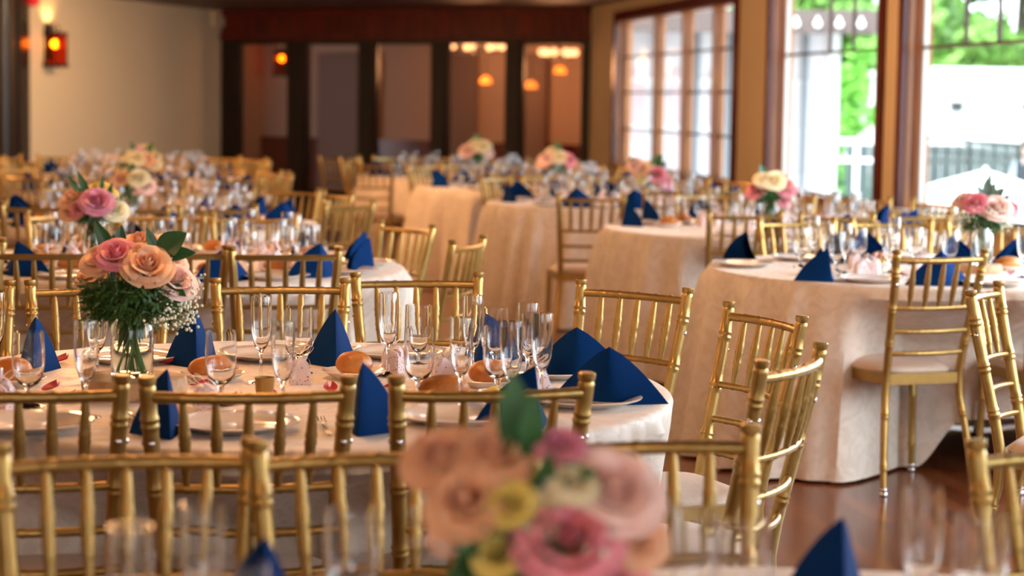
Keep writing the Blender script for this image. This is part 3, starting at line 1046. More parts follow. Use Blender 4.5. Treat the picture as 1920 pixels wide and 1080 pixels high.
def rose_mesh(r, up, seed, name, m):
    rnd = random.Random(seed)
    up = Vector(up).normalized()
    ax0 = up.orthogonal().normalized(); ax1 = up.cross(ax0)
    b = MB()
    base = -up * r * 0.75
    for (k, rr, hh, n, wd, cu) in ((0, 0.16, 1.25, 3, 1.1, 0.0), (1, 0.32, 1.28, 4, 0.85, 0.05), (2, 0.52, 1.22, 5, 0.72, 0.16), (3, 0.74, 1.08, 5, 0.72, 0.32), (4, 0.95, 0.88, 6, 0.62, 0.5), (5, 1.05, 0.62, 6, 0.62, 0.6)):
        o = rnd.uniform(0, 6)
        for i in range(n):
            a = o + 2 * PI * i / n + rnd.uniform(-0.12, 0.12)
            petal_surf(b, base, ax0 * math.cos(a) + ax1 * math.sin(a), up, r * rr, r * hh * rnd.uniform(0.94, 1.05), wd, cu)
    return b.mesh(name, m)


def leaf_surf(b, root, tip, nrm, wd, fold=0.25, mi=0, n=8):
    root, tip = Vector(root), Vector(tip)
    d = tip - root
    nrm = Vector(nrm).normalized()
    side = d.cross(nrm).normalized()
    nn = side.cross(d).normalized()
    P = []
    for i in range(n + 1):
        v = i / n
        w_ = wd * math.sin(PI * (0.04 + 0.92 * v) ** 0.85) if v < 1 else 0.0005
        c = root + d * v - nn * (0.16 * d.length * (v - 0.5) ** 2)
        P.append([c + side * (s * w_) + nn * (abs(s) * w_ * fold) for s in (-1, -0.5, 0, 0.5, 1)])
    b.grid(P, mi)


def bouquet(x, y, zb, label, table, roses, leaves, seed, fern=1.0, breath=1, bside=None, vr=0.045, vh=0.165, slab=None, slab_label=None, vase_label=None, detail=1.0, spread=0.09, leafmat='leaf'):
    """roses = [(dx, dy, dz over the vase rim, radius, colour)], leaves = [(tip dx, dy, dz, width, root dx, dz)]; camera is towards -Y."""
    rnd = random.Random(seed)
    zv = zb
    if slab:
        sr, sh = slab
        s = MB()
        n = 40
        ph = rnd.uniform(0, 6)
        rr = [sr * (1 + 0.03 * math.sin(3 * a + ph) + 0.02 * math.sin(7 * a)) for a in [2 * PI * j / n for j in range(n)]]
        s.add([(rr[j] * k * math.cos(2 * PI * j / n), rr[j] * k * math.sin(2 * PI * j / n), z) for (k, z) in ((0.98, sh), (1.0, sh - 0.003)) for j in range(n)],
              [tuple(range(n))] + [(j, n + j, n + (j + 1) % n, (j + 1) % n) for j in range(n)])
        bk = MB()
        bk.add([(rr[j] * k * math.cos(2 * PI * j / n), rr[j] * k * math.sin(2 * PI * j / n), z) for (k, z) in ((1.0, sh - 0.003), (1.015, sh * 0.6), (1.0, 0.001)) for j in range(n)],
               [(i * n + j, (i + 1) * n + j, (i + 1) * n + (j + 1) % n, i * n + (j + 1) % n) for i in range(2) for j in range(n)] + [tuple(2 * n + j for j in range(n - 1, -1, -1))])
        t = thing('log_slice', slab_label or f'round log slice under the flower vase {table}', 'wood slice', (x, y, zb), 0, 'log slices under the vases')
        obj('cut_face', s, M['slab'], t); obj('bark_edge', bk, M['slab'], t)
        zv = zb + sh
    v = MB()
    k = vr / 0.045
    hh = vh / 0.165
    v.lathe([(0, 0.0), (0.040 * k, 0.0), (0.044 * k, 0.006 * hh), (0.045 * k, 0.03 * hh), (0.045 * k, 0.110 * hh), (0.043 * k, 0.124 * hh), (0.036 * k, 0.136 * hh), (0.0345 * k, 0.142 * hh), (0.037 * k, 0.146 * hh), (0.0345 * k, 0.15 * hh), (0.0372 * k, 0.155 * hh), (0.036 * k, 0.165 * hh),
             (0.0335 * k, 0.165 * hh), (0.032 * k, 0.14 * hh), (0.040 * k, 0.122 * hh), (0.042 * k, 0.108 * hh), (0.042 * k, 0.03 * hh), (0.038 * k, 0.010 * hh), (0, 0.008 * hh)], 30)
    tag(obj('glass_vase', v, M['vase'], loc=(x, y, zv)), vase_label or f'clear glass jar vase of green stems {table}', 'vase', 'glass jar vases')
    t = thing('flower_bouquet', label, 'bouquet', (x, y, zv + vh), 0, 'table bouquets')
    heads = []
    cache = {}
    for i, (dx, dy, dz, r, cname) in enumerate(roses):
        up = Vector((dx * 3.2 + rnd.uniform(-0.15, 0.15), -0.55 + dy * 3, 0.55 + dz * 2.0))
        o = put('rose' if r > 0.02 else 'rosebud', rose_mesh(r, up, seed * 31 + i, 'rose', M[cname]), t, (dx, dy, dz))
        heads.append((dx, dy, dz))
    st = MB()
    for i in range(int(18 * detail)):
        if i < len(heads): hx, hy, hz = heads[i]
        else: hx, hy, hz = rnd.uniform(-spread, spread), rnd.uniform(-spread, spread), rnd.uniform(0.02, 0.09)
        a = rnd.uniform(0, 6.28); rb = vr * 0.72 * math.sqrt(rnd.random())
        bx, by = -hx * 0.25 + rb * math.cos(a) * 0.8, -hy * 0.25 + rb * math.sin(a) * 0.8
        l_ = math.hypot(bx, by)
        if l_ > vr * 0.7: bx, by = bx * vr * 0.7 / l_, by * vr * 0.7 / l_
        nx, ny = hx * 0.18, hy * 0.18
        l_ = math.hypot(nx, ny)
        if l_ > vr * 0.55: nx, ny = nx * vr * 0.55 / l_, ny * vr * 0.55 / l_
        st.tube([(bx, by, -vh + 0.012), (nx, ny, -0.005), (hx * 0.8, hy * 0.8, max(0.01, hz * 0.75))], 0.0024, 5)
    obj('stem', st, M['stem'], t)
    if leaves:
        lm = MB()
        for (tx, ty, tz, wd, rx, rz) in leaves:
            leaf_surf(lm, (rx, ty * 0.4, rz), (tx, ty, tz), (rnd.uniform(-0.3, 0.3), -1, 0.35), wd)
        obj('foliage', lm, M[leafmat], t)
    if fern:
        fm = MB()
        for i in range(int(150 * fern * detail)):
            a = rnd.uniform(0, 2 * PI); el = rnd.uniform(-0.45, 0.55)
            ln = spread * rnd.uniform(0.65, 1.25)
            d = Vector((math.cos(a) * math.cos(el), math.sin(a) * math.cos(el), math.sin(el)))
            c0 = Vector((rnd.uniform(-0.02, 0.02), rnd.uniform(-0.02, 0.02), rnd.uniform(0.0, 0.03)))
            c1 = c0 + d * ln + Vector((0, 0, 0.012 - 0.02 * ln / spread))
            fm.tube([c0, c0.lerp(c1, 0.5) + Vector((0, 0, 0.01)), c1], [0.0013, 0.0011, 0.0004], 3, caps=False)
            for q in range(6):
                s = 0.35 + 0.11 * q
                p0 = c0.lerp(c1, s) + Vector((0, 0, 0.01 * (1 - abs(2 * s - 1))))
                e = p0 + Vector((rnd.uniform(-1, 1), rnd.uniform(-1, 1), rnd.uniform(-0.6, 1))) * 0.020 * (1.3 - s)
                w3 = Vector((rnd.uniform(-1, 1), rnd.uniform(-1, 1), rnd.uniform(-1, 1))) * 0.0028
                fm.add([p0 - w3, p0 + w3, e], [(0, 1, 2)])
        for i in range(int(420 * fern * detail)):
            a = rnd.uniform(0, 2 * PI); el = rnd.uniform(-0.62, 0.30)
            ln = spread * 0.88 * rnd.random() ** 0.5
            p0 = Vector((math.cos(a) * math.cos(el), math.sin(a) * math.cos(el), math.sin(el) * 0.9)) * ln + Vector((0, 0, 0.022))
            e = Vector((rnd.gauss(0, 1), rnd.gauss(0, 1), rnd.gauss(0, 1))).normalized()
            w3 = e.orthogonal().normalized() * 0.0042
            fm.add([p0, p0 + e * 0.011 + w3, p0 + e * 0.026, p0 + e * 0.011 - w3], [(0, 1, 2, 3)])
        # leaves pushed down the neck of the jar
        for i in range(int(26 * detail)):
            a = rnd.uniform(0, 2 * PI); r0 = vr * 0.45 * rnd.random()
            p0 = Vector((r0 * math.cos(a), r0 * math.sin(a), -0.005))
            p1 = Vector((vr * 0.75 * math.cos(a), vr * 0.75 * math.sin(a), -vh * rnd.uniform(0.25, 0.85)))
            leaf_surf(fm, p0, p1, (rnd.uniform(-1, 1), -1, 0), 0.0045, n=4)
        obj('fern_greenery', fm, M['fern'], t)
    if breath:
        bm = MB()
        for i in range(int(16 * breath * detail)):
            a = rnd.uniform(-0.6, PI + 0.6) if rnd.random() < 0.3 else rnd.choice((rnd.uniform(-0.7, 0.6), rnd.uniform(PI - 0.6, PI + 0.7), rnd.uniform(-2.6, -0.5)))
            if bside: a = rnd.uniform(*bside)
            ln = spread * rnd.uniform(0.75, 1.25)
            el = rnd.uniform(-0.25, 0.6) if not bside else rnd.uniform(-0.45, 0.35)
            tip = Vector((math.cos(a) * math.cos(el), math.sin(a) * math.cos(el), math.sin(el))) * ln + Vector((0, 0, 0.02))
            bm.tube([(0, 0, 0.0), tip * 0.6 + Vector((0, 0, 0.012)), tip], 0.0007, 3, caps=False)
            for q in range(9):
                c = tip + Vector((rnd.gauss(0, 0.014), rnd.gauss(0, 0.014), rnd.gauss(0, 0.012)))
                bm.ball(c, rnd.uniform(0.0026, 0.0044), 6, 4)
        obj('baby_breath', bm, M['breath'], t)
    return t


# ------------------------------------------------------------------ tables and cloths
TR = 0.915


def smooth(a, b, x):
    k = min(1, max(0, (x - a) / (b - a)))
    return k * k * (3 - 2 * k)


def tablecloth(key, cx, cy, label, flare, seed, hem=None, nf=21, nt=240):
    rnd = random.Random(seed)
    b = MB()
    ph = [rnd.uniform(0, 6.28) for _ in range(4)]
    chairs = [(math.atan2(y - cy, x - cx), math.hypot(x - cx, y - cy), x, y, f) for (x, y, f) in CHAIRS.get(key, []) if math.hypot(x - cx, y - cy) < 1.8]

    def fold(th):
        w_ = th + 0.12 * math.sin(3 * th + ph[0]) + 0.05 * math.sin(7 * th + ph[1])
        s = math.sin(nf * w_ + ph[2])
        return 1.15 * (0.5 + 0.5 * s) ** 2.6 + 0.25 * math.sin(2.3 * nf * w_ + ph[3])
    rows = []
    for r in (0.0, 0.45, 0.75, 0.87, 0.905):
        rows.append([(cx + r * math.cos(2 * PI * j / nt), cy + r * math.sin(2 * PI * j / nt), TZ) for j in range(nt)])
    for (r, dz) in ((0.915, 0.0015), (0.922, 0.006), (0.926, 0.014)):
        rows.append([(cx + r * math.cos(2 * PI * j / nt), cy + r * math.sin(2 * PI * j / nt), TZ - dz) for j in range(nt)])
    nz = 22
    for i in range(1, nz + 1):
        row = []
        for j in range(nt):
            th = 2 * PI * j / nt
            v = i / nz
            zh = hem(th) if hem else 0.012
            z = TZ - 0.014 - (TZ - 0.014 - zh) * v
            k = (TZ - z) / TZ
            fl_ = flare(th) if callable(flare) else flare
            r = 0.926 + fl_ * k ** 0.9 + 0.075 * fold(th) * k ** 0.55 - 0.016 * k
            # seats and legs pushed under the table press the cloth inwards
            px_, py_ = cx + r * math.cos(th), cy + r * math.sin(th)
            for (ca, rc, x, y, f) in chairs:
                da = (th - ca + PI) % (2 * PI) - PI
                if abs(da) > 0.7: continue
                lat = r * math.sin(da)
                # depth at which this chair's seat ends along this ray
                rf = (rc - 0.52) / max(0.4, math.cos(da))
                wl = 1 - smooth(0.215, 0.36, abs(lat)); wz = 1 - smooth(0.50, 0.74, z)
                if rf < r: r = r + (max(rf, 0.28) - r) * wl * wz
                rp = (rc - 0.045) / max(0.4, math.cos(da))      # and never through the chair's back
                if rp < r and abs(lat) < 0.24: r = r + (rp - r) * (1 - smooth(0.19, 0.30, abs(lat)))
            row.append((cx + r * math.cos(th), cy + r * math.sin(th), z))
        rows.append(row)
    n = nt
    vs = [(cx, cy, TZ)] + [q for row in rows[1:] for q in row]
    fs = [(0, 1 + j, 1 + (j + 1) % n) for j in range(n)]
    for i in range(len(rows) - 2):
        a, c = 1 + i * n, 1 + (i + 1) * n
        fs += [(a + j, c + j, c + (j + 1) % n, a + (j + 1) % n) for j in range(n)]
    b.add(vs, fs)
    o = obj('tablecloth', b, M['cloth'])
    return tag(o, label, 'tablecloth', 'floor-length round tablecloths')


def round_table(cx, cy, label, legs):
    t = thing('round_table', label, 'table', (cx, cy, 0), 0, 'round tables')
    b = MB(); b.lathe([(0, 0.735), (0.905, 0.735), (0.912, 0.745), (0.905, 0.764), (0, 0.764)], 64)
    obj('tabletop', b, M['bark'], t)
    for a in legs:
        l = MB(); l.tube([(0.62 * math.cos(R(a)), 0.62 * math.sin(R(a)), 0.735), (0.60 * math.cos(R(a)), 0.60 * math.sin(R(a)), 0.02), (0.60 * math.cos(R(a)), 0.60 * math.sin(R(a)), 0.0)], [0.016, 0.016, 0.018], 12)
        obj('leg', l, M['rail'] if False else M['silver'], t)


def settings(key, cx, cy, table, n, off, skip=(), seed=1, plates=True, favors=True, rolls=True, cutlery=False, rr=0.0):
    """Place settings round a table."""
    rnd = random.Random(seed)
    for i in range(n):
        a = off + 360 / n * i
        if any(lo <= (a % 360) <= hi for lo, hi in skip): continue

        def at(rad, da, z=TZ):
            q = R(a + da)
            return (cx + rad * math.cos(q), cy + rad * math.sin(q), z)
        if plates:
            ask(PLATE, at(0.755, 0), 0, 'white dinner plate', 'plate', 'dinner plates', table)
        ask(NAP[rnd.randrange(4)], at(0.775, 360 / n * 0.5 + rnd.uniform(-2, 2)), R(a + rnd.uniform(-60, 60) + 90), 'navy tent-folded napkin', 'napkin', 'navy napkins', table)
        ask(FLUTE, at(0.50 + rnd.uniform(-0.03, 0.03), -6 + rnd.uniform(-2, 2)), 0, 'champagne flute', 'glass', 'champagne flutes', table, z=0.15)
        ask(GOBLET, at(0.53 + rnd.uniform(-0.03, 0.03), 4 + rnd.uniform(-2, 2)), 0, 'water goblet', 'glass', 'water goblets', table, z=0.12)
        if favors:
            ask(FAVOR, at(0.40 + rnd.uniform(-0.02, 0.02), rnd.uniform(-4, 4)), R(rnd.uniform(0, 360)), 'pink favor box with bow', 'box', 'favor boxes', table, z=0.05)
        if rolls:
            p = at(0.56, 360 / n * 0.5)
            ask(SIDE, p, 0, 'small bread plate', 'plate', 'bread plates', table)
            ask(ROLL[rnd.randrange(3)], (p[0], p[1], p[2] + 0.0075), rnd.uniform(0, 6), 'golden bread roll', 'bread', 'bread rolls', table, z=0.02)
        if cutlery:
            ask(FORK, at(0.755, -13), R(a + 90), 'dinner fork', 'fork', 'forks', table)
            ask(KNIFE, at(0.755, 12), R(a + 90), 'table knife', 'knife', 'knives', table)


def ring(key, cx, cy, table, n, off, level, skip=(), seed=1, rad=1.03, jit=0.10):
    rnd = random.Random(seed)
    for i in range(n):
        a = off + 360 / n * i + rnd.uniform(-3, 3)
        if any(lo <= (a % 360) <= hi for lo, hi in skip): continue
        r_ = rad + rnd.uniform(0, jit)
        chair(key, cx + r_ * math.cos(R(a)), cy + r_ * math.sin(R(a)), a + 180 + rnd.uniform(-9, 9), level, table=table)


T0, T1, T2, T3, T4, T5 = (0.42, 2.12), (-0.54, 4.90), (-1.36, 8.38), (-1.98, 11.2), (-2.62, 14.5), (-3.2, 17.6)
R1, R2, R3, R4, R5 = (1.75, 8.72), (1.42, 11.42), (0.74, 14.1), (0.14, 16.45), (-0.48, 18.6)
PH = dict(T0='blurred nearest table', T1='sharp front table', T2='table with mauve rose', T3="left row's third table", T4="left row's fourth table",
          T5='table nearest beige wall', R1='front window-side table', R2="window row's second table", R3="window row's third table",
          R4="window row's fourth table", R5='table nearest glazed doors')
AT = {k: 'at the ' + v for k, v in PH.items()}
ON = {k: 'on the ' + v for k, v in PH.items()}

# ---- chairs seen one by one
for (x, y, f) in ((-0.587, 3.148, -77), (-0.204, 3.207, -77), (0.217, 3.358, -75), (0.928, 3.337, -73)):
    chair('T0', x, y, f, 0, table=AT['T0'])
for (x, y, f) in ((-0.925, 3.875, 97), (-0.498, 3.905, 99), (-0.035, 3.985, 104), (0.605, 4.443, 153), (0.656, 5.367, -157), (0.355, 6.051, -128),
                  (-0.291, 6.331, -80), (-0.678, 6.054, -80), (-1.183, 5.902, -78), (-1.60, 5.781, -70)):
    chair('T1', x, y, f, 0, table=AT['T1'])
for (x, y, f) in ((1.594, 7.70, 111), (2.13, 7.74, 100), (1.339, 9.771, -75), (1.80, 9.846, -88), (2.25, 9.80, -100)):
    chair('R1', x, y, f, 0, table=AT['R1'])
chair('Q', 1.413, 6.164, -25, 0, label='gold chair turned side-on beside picture edge, in front of window-side table')
for (x, y, f) in ((-1.608, 7.216, 104), (-1.2, 7.30, 104), (-0.806, 7.34, 101), (-2.02, 9.40, -60), (-1.60, 9.44, -90), (-1.175, 9.42, -82), (-0.461, 8.921, -141), (-0.174, 7.97, 163), (-2.02, 7.45, 125)):
    chair('T2', x, y, f, 1, table=AT['T2'])
for (x, y, f) in ((-2.30, 10.121, 107), (-1.87, 10.08, 95), (-1.45, 10.17, 112), (-1.003, 11.82, -150), (-0.841, 10.655, 145), (-1.30, 12.15, -118), (-1.72, 12.28, -100), (-2.15, 12.27, -84), (-2.58, 12.15, -65), (-2.72, 10.4, 130)):
    chair('T3', x, y, f, 1, table=AT['T3'])
for (x, y, f) in ((1.163, 10.38, 103), (1.62, 10.36, 100), (2.08, 10.56, 118), (2.42, 11.1, 160), (2.40, 11.85, -155), (2.05, 12.28, -120), (1.62, 12.48, -98), (1.16, 12.45, -78)):
    chair('R2', x, y, f, 1, table=AT['R2'])
chair('R3', 0.45, 11.95, 96, 1, label='gold chair pulled out into the gap before window row\'s third table')
chair('R5x', -1.60, 18.9, 68, 1, label='gold chair standing alone before the second glazed door')
chair('R5x', -1.20, 17.3, 80, 1, label='gold chair standing apart, tan cloth of farthest table behind it')

# ---- rings of chairs farther off
ring('T4', *T4, AT['T4'], 13, 10, 2, seed=4)
ring('T5', *T5, AT['T5'], 13, 4, 2, seed=5)
ring('R3', *R3, AT['R3'], 13, -78, 2, skip=((150, 268),), seed=6)
ring('R4', *R4, AT['R4'], 13, -70, 2, skip=((160, 262),), seed=7)
ring('R5', *R5, AT['R5'], 13, -60, 2, skip=((165, 255),), seed=8)

# ---- tablecloths
tablecloth('T0', *T0, 'cloth edge under the blurred glasses at bottom of the picture', 0.05, 10)
tablecloth('T1', *T1, 'ivory cloth over the sharp front table with rolls and plates', lambda th: 0.03 - 0.04 * smooth(-0.9, 0.1, th) * (1 - smooth(0.6, 1.2, th)), 11)


def hem_r1(th):
    d = (th + PI / 2 + PI) % (2 * PI) - PI        # 0 towards the camera
    return 0.012 + 0.20 * smooth(-0.25, 0.12, d) * (1 - smooth(1.3, 2.0, d))


tablecloth('R1', *R1, 'ivory cloth with raised hem over the front window-side table', 0.10, 12, hem_r1)
tablecloth('T2', *T2, 'ivory cloth over the table with mauve rose', 0.06, 13)
tablecloth('T3', *T3, "ivory cloth over the left row's third table", 0.06, 14)
tablecloth('T4', *T4, "ivory cloth over the left row's fourth table", 0.06, 15, nt=144)
tablecloth('T5', *T5, 'ivory cloth over the table nearest beige wall', 0.06, 16, nt=144)
tablecloth('R2', *R2, "tan-looking cloth with pale fold streaks on window row's second table", 0.11, 17)
tablecloth('R3', *R3, "long hanging cloth on window row's third table, lone chair before it", 0.11, 18)
tablecloth('R4', *R4, "long hanging cloth on window row's fourth table", 0.10, 19, nt=144)
tablecloth('R5', *R5, 'long hanging cloth on the table nearest glazed doors', 0.08, 20, nt=144)
round_table(*R1, 'round folding table whose grey leg shows below the raised hem', (-125, -15, 55, 145))

# ---- sharp front table, laid piece by piece
tb = ON['T1']
for (x, y) in ((-0.98, 5.30), (-0.636, 5.40), (-0.30, 5.48), (0.10, 5.14), (0.165, 4.66), (-0.121, 4.387), (-0.568, 4.233), (-0.985, 4.20)):
    ask(PLATE, (x, y, TZ), 0, 'white dinner plate', 'plate', 'dinner plates', tb)
for i, (x, y, rz) in enumerate(((-1.168, 5.065, 10), (-0.806, 5.23, 18), (-0.453, 5.27, 12), (-0.06, 5.40, -28), (0.165, 5.10, -12), (0.225, 4.70, -6), (0.036, 4.33, 38), (-0.296, 4.21, -14), (-0.695, 4.13, 24))):
    ask(NAP[(4, 5, 5, 3, 2, 2, 3, 5, 4)[i]], (x, y, TZ), R(rz), 'navy tent-folded napkin', 'napkin', 'navy napkins', tb)
for (x, y) in ((-0.981, 4.881), (-0.601, 4.95), (-0.304, 5.09), (-0.094, 5.06), (0.040, 4.90), (0.07, 4.66), (-0.110, 4.54), (-0.487, 4.40), (-0.90, 4.36), (0.001, 4.48), (-1.24, 4.95)):
    ask(FLUTE, (x, y, TZ), 0, 'champagne flute', 'glass', 'champagne flutes', tb, z=0.15)
for (x, y) in ((-0.527, 5.12), (-0.235, 5.22), (-0.043, 5.19), (-0.645, 4.58), (-0.21, 4.70), (0.055, 5.05), (-1.055, 4.50), (-0.03, 4.76)):
    ask(GOBLET, (x, y, TZ), 0, 'water goblet', 'glass', 'water goblets', tb, z=0.12)
for i, (x, y, rz) in enumerate(((-0.72, 4.97, 20), (-0.385, 5.05, -15), (-0.055, 4.93, 70), (-0.15, 4.69, 10), (-0.735, 4.34, 30), (-1.17, 4.83, 5))):
    ask(SIDE, (x, y, TZ), 0, 'small bread plate', 'plate', 'bread plates', tb)
    ask(ROLL[i % 3], (x, y, TZ + 0.0075), R(rz), 'golden bread roll', 'bread', 'bread rolls', tb, z=0.02)
for (x, y, rz) in ((-0.506, 4.93, 12), (-0.295, 5.16, -25), (-0.165, 4.98, 15), (-0.665, 4.47, 5), (-1.10, 4.44, -20), (0.06, 4.80, 30)):
    ask(FAVOR, (x, y, TZ), R(rz), 'pink favor box with bow', 'box', 'favor boxes', tb, z=0.05)
for (x, y, rz) in ((-0.385, 4.26, 12), (-0.79, 4.19, 4), (-0.82, 5.38, 180), (-0.47, 5.47, 175)):
    ask(FORK, (x, y, TZ), R(rz), 'dinner fork', 'fork', 'forks', tb)
for (x, y, rz) in ((-0.755, 4.32, 8), (0.02, 4.30, 20), (-0.16, 5.56, 170)):
    ask(KNIFE, (x, y, TZ), R(rz), 'table knife', 'knife', 'knives', tb)
rnd = random.Random(5)
for (x, y) in ((-0.623, 4.642), (-0.477, 4.632), (-0.875, 5.25), (-1.062, 4.748), (-0.734, 4.85), (-1.15, 5.25), (-0.42, 4.80), (-0.30, 4.60), (-0.69, 5.08), (-0.28, 4.86), (-0.99, 4.60), (-0.55, 4.70)):
    ask(PETAL, (x, y, TZ + 0.001), rnd.uniform(0, 6), 'scattered red rose petal', 'petal', 'rose petals', tb, z=0.0)
ask(BOWL, (-0.02, 4.60, TZ), 0.4, 'butter dish', 'dish', 'butter dishes', tb, label='small butter dish among the glasses on the sharp front table')
vt = MB(); vt.lathe([(0, 0), (0.020, 0), (0.021, 0.004), (0.019, 0.012), (0.021, 0.03), (0.023, 0.055), (0.021, 0.055), (0.019, 0.03), (0.017, 0.012), (0, 0.01)], 18)
tag(obj('votive_cup', vt, M['gold'], loc=(-0.555, 4.64, TZ)), 'small gold votive cup beside a flute on the sharp front table', 'candle holder')

bouquet(-0.865, 4.70, TZ, 'large peach and pink rose bouquet with dark leaves on the sharp front table', tb,
        [(-0.027, -0.055, 0.129, 0.036, 'pink'), (0.048, -0.070, 0.106, 0.044, 'peach'), (-0.068, -0.035, 0.114, 0.036, 'peach'), (0.010, 0.03, 0.148, 0.034, 'peach'),
         (0.106, -0.02, 0.066, 0.038, 'blush'), (0.088, 0.04, 0.105, 0.028, 'blush'), (0.072, 0.06, 0.15, 0.022, 'cream'), (-0.10, 0.03, 0.075, 0.032, 'peach'), (0.015, -0.045, 0.125, 0.03, 'peach')],
        [(-0.085, 0.0, 0.195, 0.018, -0.035, 0.10), (-0.025, 0.0, 0.185, 0.014, -0.025, 0.12), (0.034, 0, 0.180, 0.012, 0.055, 0.12), (0.128, -0.03, 0.172, 0.030, 0.058, 0.118), (0.150, -0.04, 0.128, 0.017, 0.072, 0.118),
         (0.13, -0.05, 0.03, 0.014, 0.08, 0.06), (0.115, -0.06, 0.005, 0.010, 0.06, 0.03), (-0.05, 0.03, 0.16, 0.012, -0.02, 0.10)],
        21, fern=4.5, breath=1.6, bside=(-1.0, 0.5), vr=0.049, vh=0.160, slab=(0.118, 0.045), slab_label='thick log slice under the tall jar on the sharp front table', spread=0.118,
        vase_label='clear jar of green stems on log slice, sharp front table')

# ---- front window-side table, laid piece by piece
tb = ON['R1']
for (x, y) in ((1.40, 8.07), (1.275, 9.15), (1.86, 7.98), (2.30, 8.1), (1.78, 9.38), (0.98, 8.75), (2.3, 9.25)):
    ask(PLATE, (x, y, TZ), 0, 'white dinner plate', 'plate', 'dinner plates', tb)
for i, (x, y, rz) in enumerate(((1.215, 8.06, 32), (1.645, 7.96, 10), (1.914, 8.97, 190), (1.417, 9.05, 150), (2.20, 9.0, 140), (1.58, 9.30, 185), (1.0, 9.02, 120))):
    ask(NAP[(3, 2, 0, 3, 1, 0, 2)[i]], (x, y, TZ), R(rz), 'navy tent-folded napkin', 'napkin', 'navy napkins', tb)
for (x, y) in ((1.27, 8.35), (1.355, 8.42), (1.863, 8.22), (2.06, 8.35), (1.65, 8.95), (1.30, 8.95), (1.97, 9.05)):
    ask(FLUTE, (x, y, TZ), 0, 'champagne flute', 'glass', 'champagne flutes', tb, z=0.15)
for (x, y) in ((1.34, 8.55), (1.555, 8.50), (1.74, 8.95), (1.22, 8.75), (1.86, 8.80), (2.16, 8.55), (1.48, 8.85)):
    ask(GOBLET, (x, y, TZ), 0, 'water goblet', 'glass', 'water goblets', tb, z=0.12)
for i, (x, y, rz) in enumerate(((1.235, 8.36, 20), (1.567, 8.82, 40), (1.70, 8.25, 0), (2.1, 8.75, 10))):
    ask(SIDE, (x, y, TZ), 0, 'small bread plate', 'plate', 'bread plates', tb)
    ask(ROLL[i % 3], (x, y, TZ + 0.0075), R(rz), 'golden bread roll', 'bread', 'bread rolls', tb, z=0.02)
for (x, y, rz) in ((1.40, 8.30, 12), (1.46, 8.36, -25), (1.70, 8.62, 15), (1.44, 8.70, 15)):
    ask(FAVOR, (x, y, TZ), R(rz), 'pink favor box with bow', 'box', 'favor boxes', tb, z=0.05)
for (x, y, rz) in ((1.60, 8.10, 15), (2.07, 8.02, 8)):
    ask(KNIFE, (x, y, TZ), R(rz), 'table knife', 'knife', 'knives', tb)
for (x, y, rz) in ((1.21, 8.20, -20), (1.70, 8.05, 0)):
    ask(FORK, (x, y, TZ), R(rz), 'dinner fork', 'fork', 'forks', tb)
for (x, y) in ((1.66, 8.45), (2.05, 8.50), (2.13, 8.42), (1.58, 8.36)):
    ask(PETAL, (x, y, TZ + 0.001), x * 9, 'scattered red rose petal', 'petal', 'rose petals', tb, z=0.0)
ask(BOWL, (1.535, 8.64, TZ), 0.4, 'butter dish', 'dish', 'butter dishes', tb, label='white bowl of butter on the front window-side table')
bouquet(1.95, 8.60, TZ, 'pink and peach rose bouquet with eucalyptus on the front window-side table', tb,
        [(-0.044, -0.04, 0.10, 0.042, 'pink'), (0.044, -0.06, 0.082, 0.050, 'blush'), (0.118, -0.01, 0.077, 0.038, 'pink'), (-0.08, 0.0, 0.108, 0.034, 'blush'), (0.03, 0.05, 0.10, 0.036, 'peach'), (0.07, -0.02, 0.10, 0.03, 'blush')],
        [(0.013, 0.0, 0.195, 0.020, 0.015, 0.12), (0.045, 0, 0.175, 0.018, 0.02, 0.12), (0.085, 0, 0.155, 0.018, 0.04, 0.11), (0.11, 0, 0.125, 0.016, 0.06, 0.09), (-0.03, 0, 0.165, 0.014, 0.0, 0.11), (0.03, 0.02, 0.215, 0.012, 0.015, 0.15)],
        22, fern=1.6, breath=2.2, slab=(0.088, 0.035), slab_label='log slice under the eucalyptus bouquet, front window-side table', spread=0.10, leafmat='leaf2',
        vase_label='clear jar on log slice, front window-side table')

